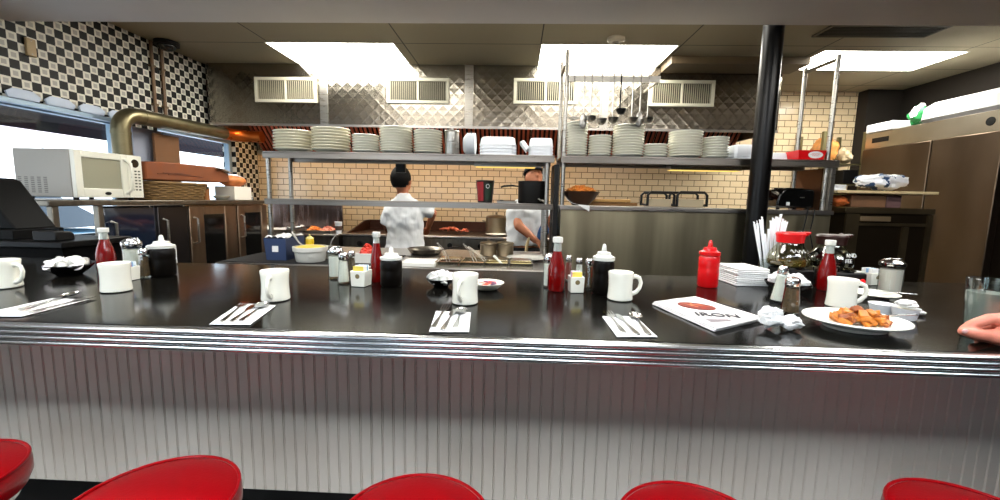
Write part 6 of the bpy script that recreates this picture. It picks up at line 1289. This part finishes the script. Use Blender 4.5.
o = MB().box(-.08, .08, -.12, .12, 0, .16).build('black_box', black_plastic, bevel=.005); o.location = (rx + .09, 5.13, 1.6365); tag(o, 'black box on the narrow rack under the pale bread bag', 'box')
o = MB().box(-.07, .07, -.1, .1, 0, .09).build('yellow_box', mat('yellow_box', (216, 176, 84), .6), bevel=.005); o.location = (rx + .09, 5.12, 1.3665); tag(o, 'lower yellow box on the narrow rack under the black box', 'box')
o = MB().box(-.07, .07, -.1, .1, 0, .07).build('yellow_box', mat('yellow_box_pale', (232, 204, 120), .6), bevel=.005); o.location = (rx + .085, 5.12, 1.4575); tag(o, 'upper yellow box on the narrow rack under the black box', 'box')
bagr(rx - .12, 5.14, 1.3665, (.07, .12, .09), (222, 216, 196), 'roll_bag', 'pale bag of rolls on the lower level of the narrow rack', 33, 'bread'); 
# work cabinet with board shelf
CY = 2.98; a, b, zc = PY(846, 208, CY), PY(936, 209, CY), PY(890, 208, CY).z
t = thing('work_cabinet', 'low dark stainless cabinet beside the serving cabinet in front of the refrigerator', 'cabinet', ((a.x + b.x) / 2, CY + .3, 0)); hw = (b.x - a.x) / 2 
dk = mat('dark_work_steel', (112, 98, 74), .35, .95, vary=.25, vscale=4)
MB().box(-hw + .01, hw - .01, -.285, .3, .1, zc - .0405).build('body', mat('dark_inside_steel', (58, 48, 36), .35, .9), t, smooth=False); MB().box(-hw, hw, -.3, .31, zc - .04, zc).build('worktop', dk, t, bevel=.003)
f = MB(); f.box(-hw + .01, -hw + .10, -.3, -.2855, .12, zc - .045).box(hw - .04, hw - .01, -.3, -.2855, .12, zc - .045).box(hw - .2, hw - .16, -.3, -.2855, .12, zc - .13).box(-hw + .1, hw - .04, -.3, -.2855, zc - .125, zc - .105); f.build('door_frame', dk, t, smooth=False)
MB().box(-hw + .10, hw - .30, -.312, -.3005, zc - .095, zc - .06).build('label_holder', mat('holder_steel', (130, 110, 84), .4, .6), t, bevel=.003)
for x in (-hw + .05, hw - .05):
    for y in (-.25, .25): MB().lathe([(.02, 0), (.02, .0995)], 10, (x, y, 0)).build('leg', iron, t)
x0, x1, z0 = PY(839, 191, CY).x, PY(941, 190, CY).x, PY(890, 191, CY).z
ob = MB().box(-.12, .12, -.15, .17, 0, z0 - zc - .026).build('carton', mat('brown_carton', (120, 84, 56), .7, vary=.2, vscale=8), bevel=.005); ob.location = (PY(878, 195, CY).x, CY + .22, zc + .001); tag(ob, 'brown carton propping up the pale board over the dark cabinet', 'carton')
ob = MB().box(-.05, .05, -.12, .12, 0, z0 - zc - .026).build('carton', mat('purple_carton', (104, 76, 74), .6), bevel=.005); ob.location = (PY(901, 195, CY).x + .03, CY + .20, zc + .001); tag(ob, 'small purple grey carton under the pale board beside the brown one', 'carton')
bagr(PY(848, 197, CY).x + .02, CY + .12, zc + .001, (.05, .07, .034), (196, 100, 46), 'orange_bag', 'orange snack bag on the dark cabinet under the pale board', 35)
ob = MB().box(x0, x1, -.16, .2, 0, .018).build('shelf_board', mat('pale_board', (206, 184, 140), .5, vary=.1, vscale=8), bevel=.002); ob.location = (0, CY + .17, z0 - .018); tag(ob, 'long pale wooden board laid across cartons above the dark cabinet', 'board')
p = PY(885, 190, CY + .1); 
o = bagr(p.x - .02, CY + .12, z0 + .001, (.16, .09, .055), (236, 238, 242), 'printed_bag', 'white and blue printed plastic bag lying on the pale board', 36); pm = bpy.data.materials.new('blue_print_bag'); pm.use_nodes = True; n_, l_ = nodes(pm); tx_ = n_.new('ShaderNodeTexNoise'); tx_.inputs['Scale'].default_value = 11; tx_.inputs['Detail'].default_value = 3; tc_ = n_.new('ShaderNodeTexCoord'); l_.new(tc_.outputs['Object'], tx_.inputs[0]); cr_ = n_.new('ShaderNodeValToRGB'); cr_.color_ramp.interpolation = 'CONSTANT'; cr_.color_ramp.elements[0].color = lin((40, 70, 110)) + (1,); cr_.color_ramp.elements[1].color = lin((240, 241, 244)) + (1,); cr_.color_ramp.elements[1].position = .44; l_.new(tx_.outputs[0], cr_.inputs[0]); l_.new(cr_.outputs[0], n_['Principled BSDF'].inputs['Base Color']); o.data.materials[0] = pm
for k in range(3): o = MB().box(-.05, .05, -.05, .05, 0, .012).build('foam_lid', paper_blue, bevel=.004); o.location = (PY(845, 187, CY).x, CY + .1, z0 + .001 + k * .0135); tag(o, f'{("bottom", "middle", "topmost")[k]} white foam lid stacked on the end of the pale board', 'dish', 'foam lids on the pale board')  # thin square foam lids in a stack

# ================================================================== LIGHT
w_ = bpy.data.worlds.new('daylight'); scene.world = w_; w_.use_nodes = True; bg = w_.node_tree.nodes['Background']; bg.inputs[0].default_value = (.80, .90, 1.0, 1); bg.inputs[1].default_value = 4.0
sd = bpy.data.lights.new('sun', 'SUN'); sd.energy = 7; sd.angle = .02; sd.color = (1, .97, .95); so = bpy.data.objects.new('sun', sd); COL.objects.link(so); so.rotation_euler = V((-.75, -.1, -.62)).to_track_quat('-Z', 'Y').to_euler(); so.location = (3, 5, 8)
vs = scene.view_settings; scene.display_settings.display_device = 'sRGB'; vs.view_transform = 'Standard'; vs.look = 'None'; vs.exposure = 0.34; vs.gamma = 1.0; vs.use_curve_mapping = False
scene.cycles.max_bounces = 8; scene.cycles.transparent_max_bounces = 12; scene.cycles.sample_clamp_indirect = 6; scene.cycles.caustics_reflective = False; scene.cycles.caustics_refractive = False
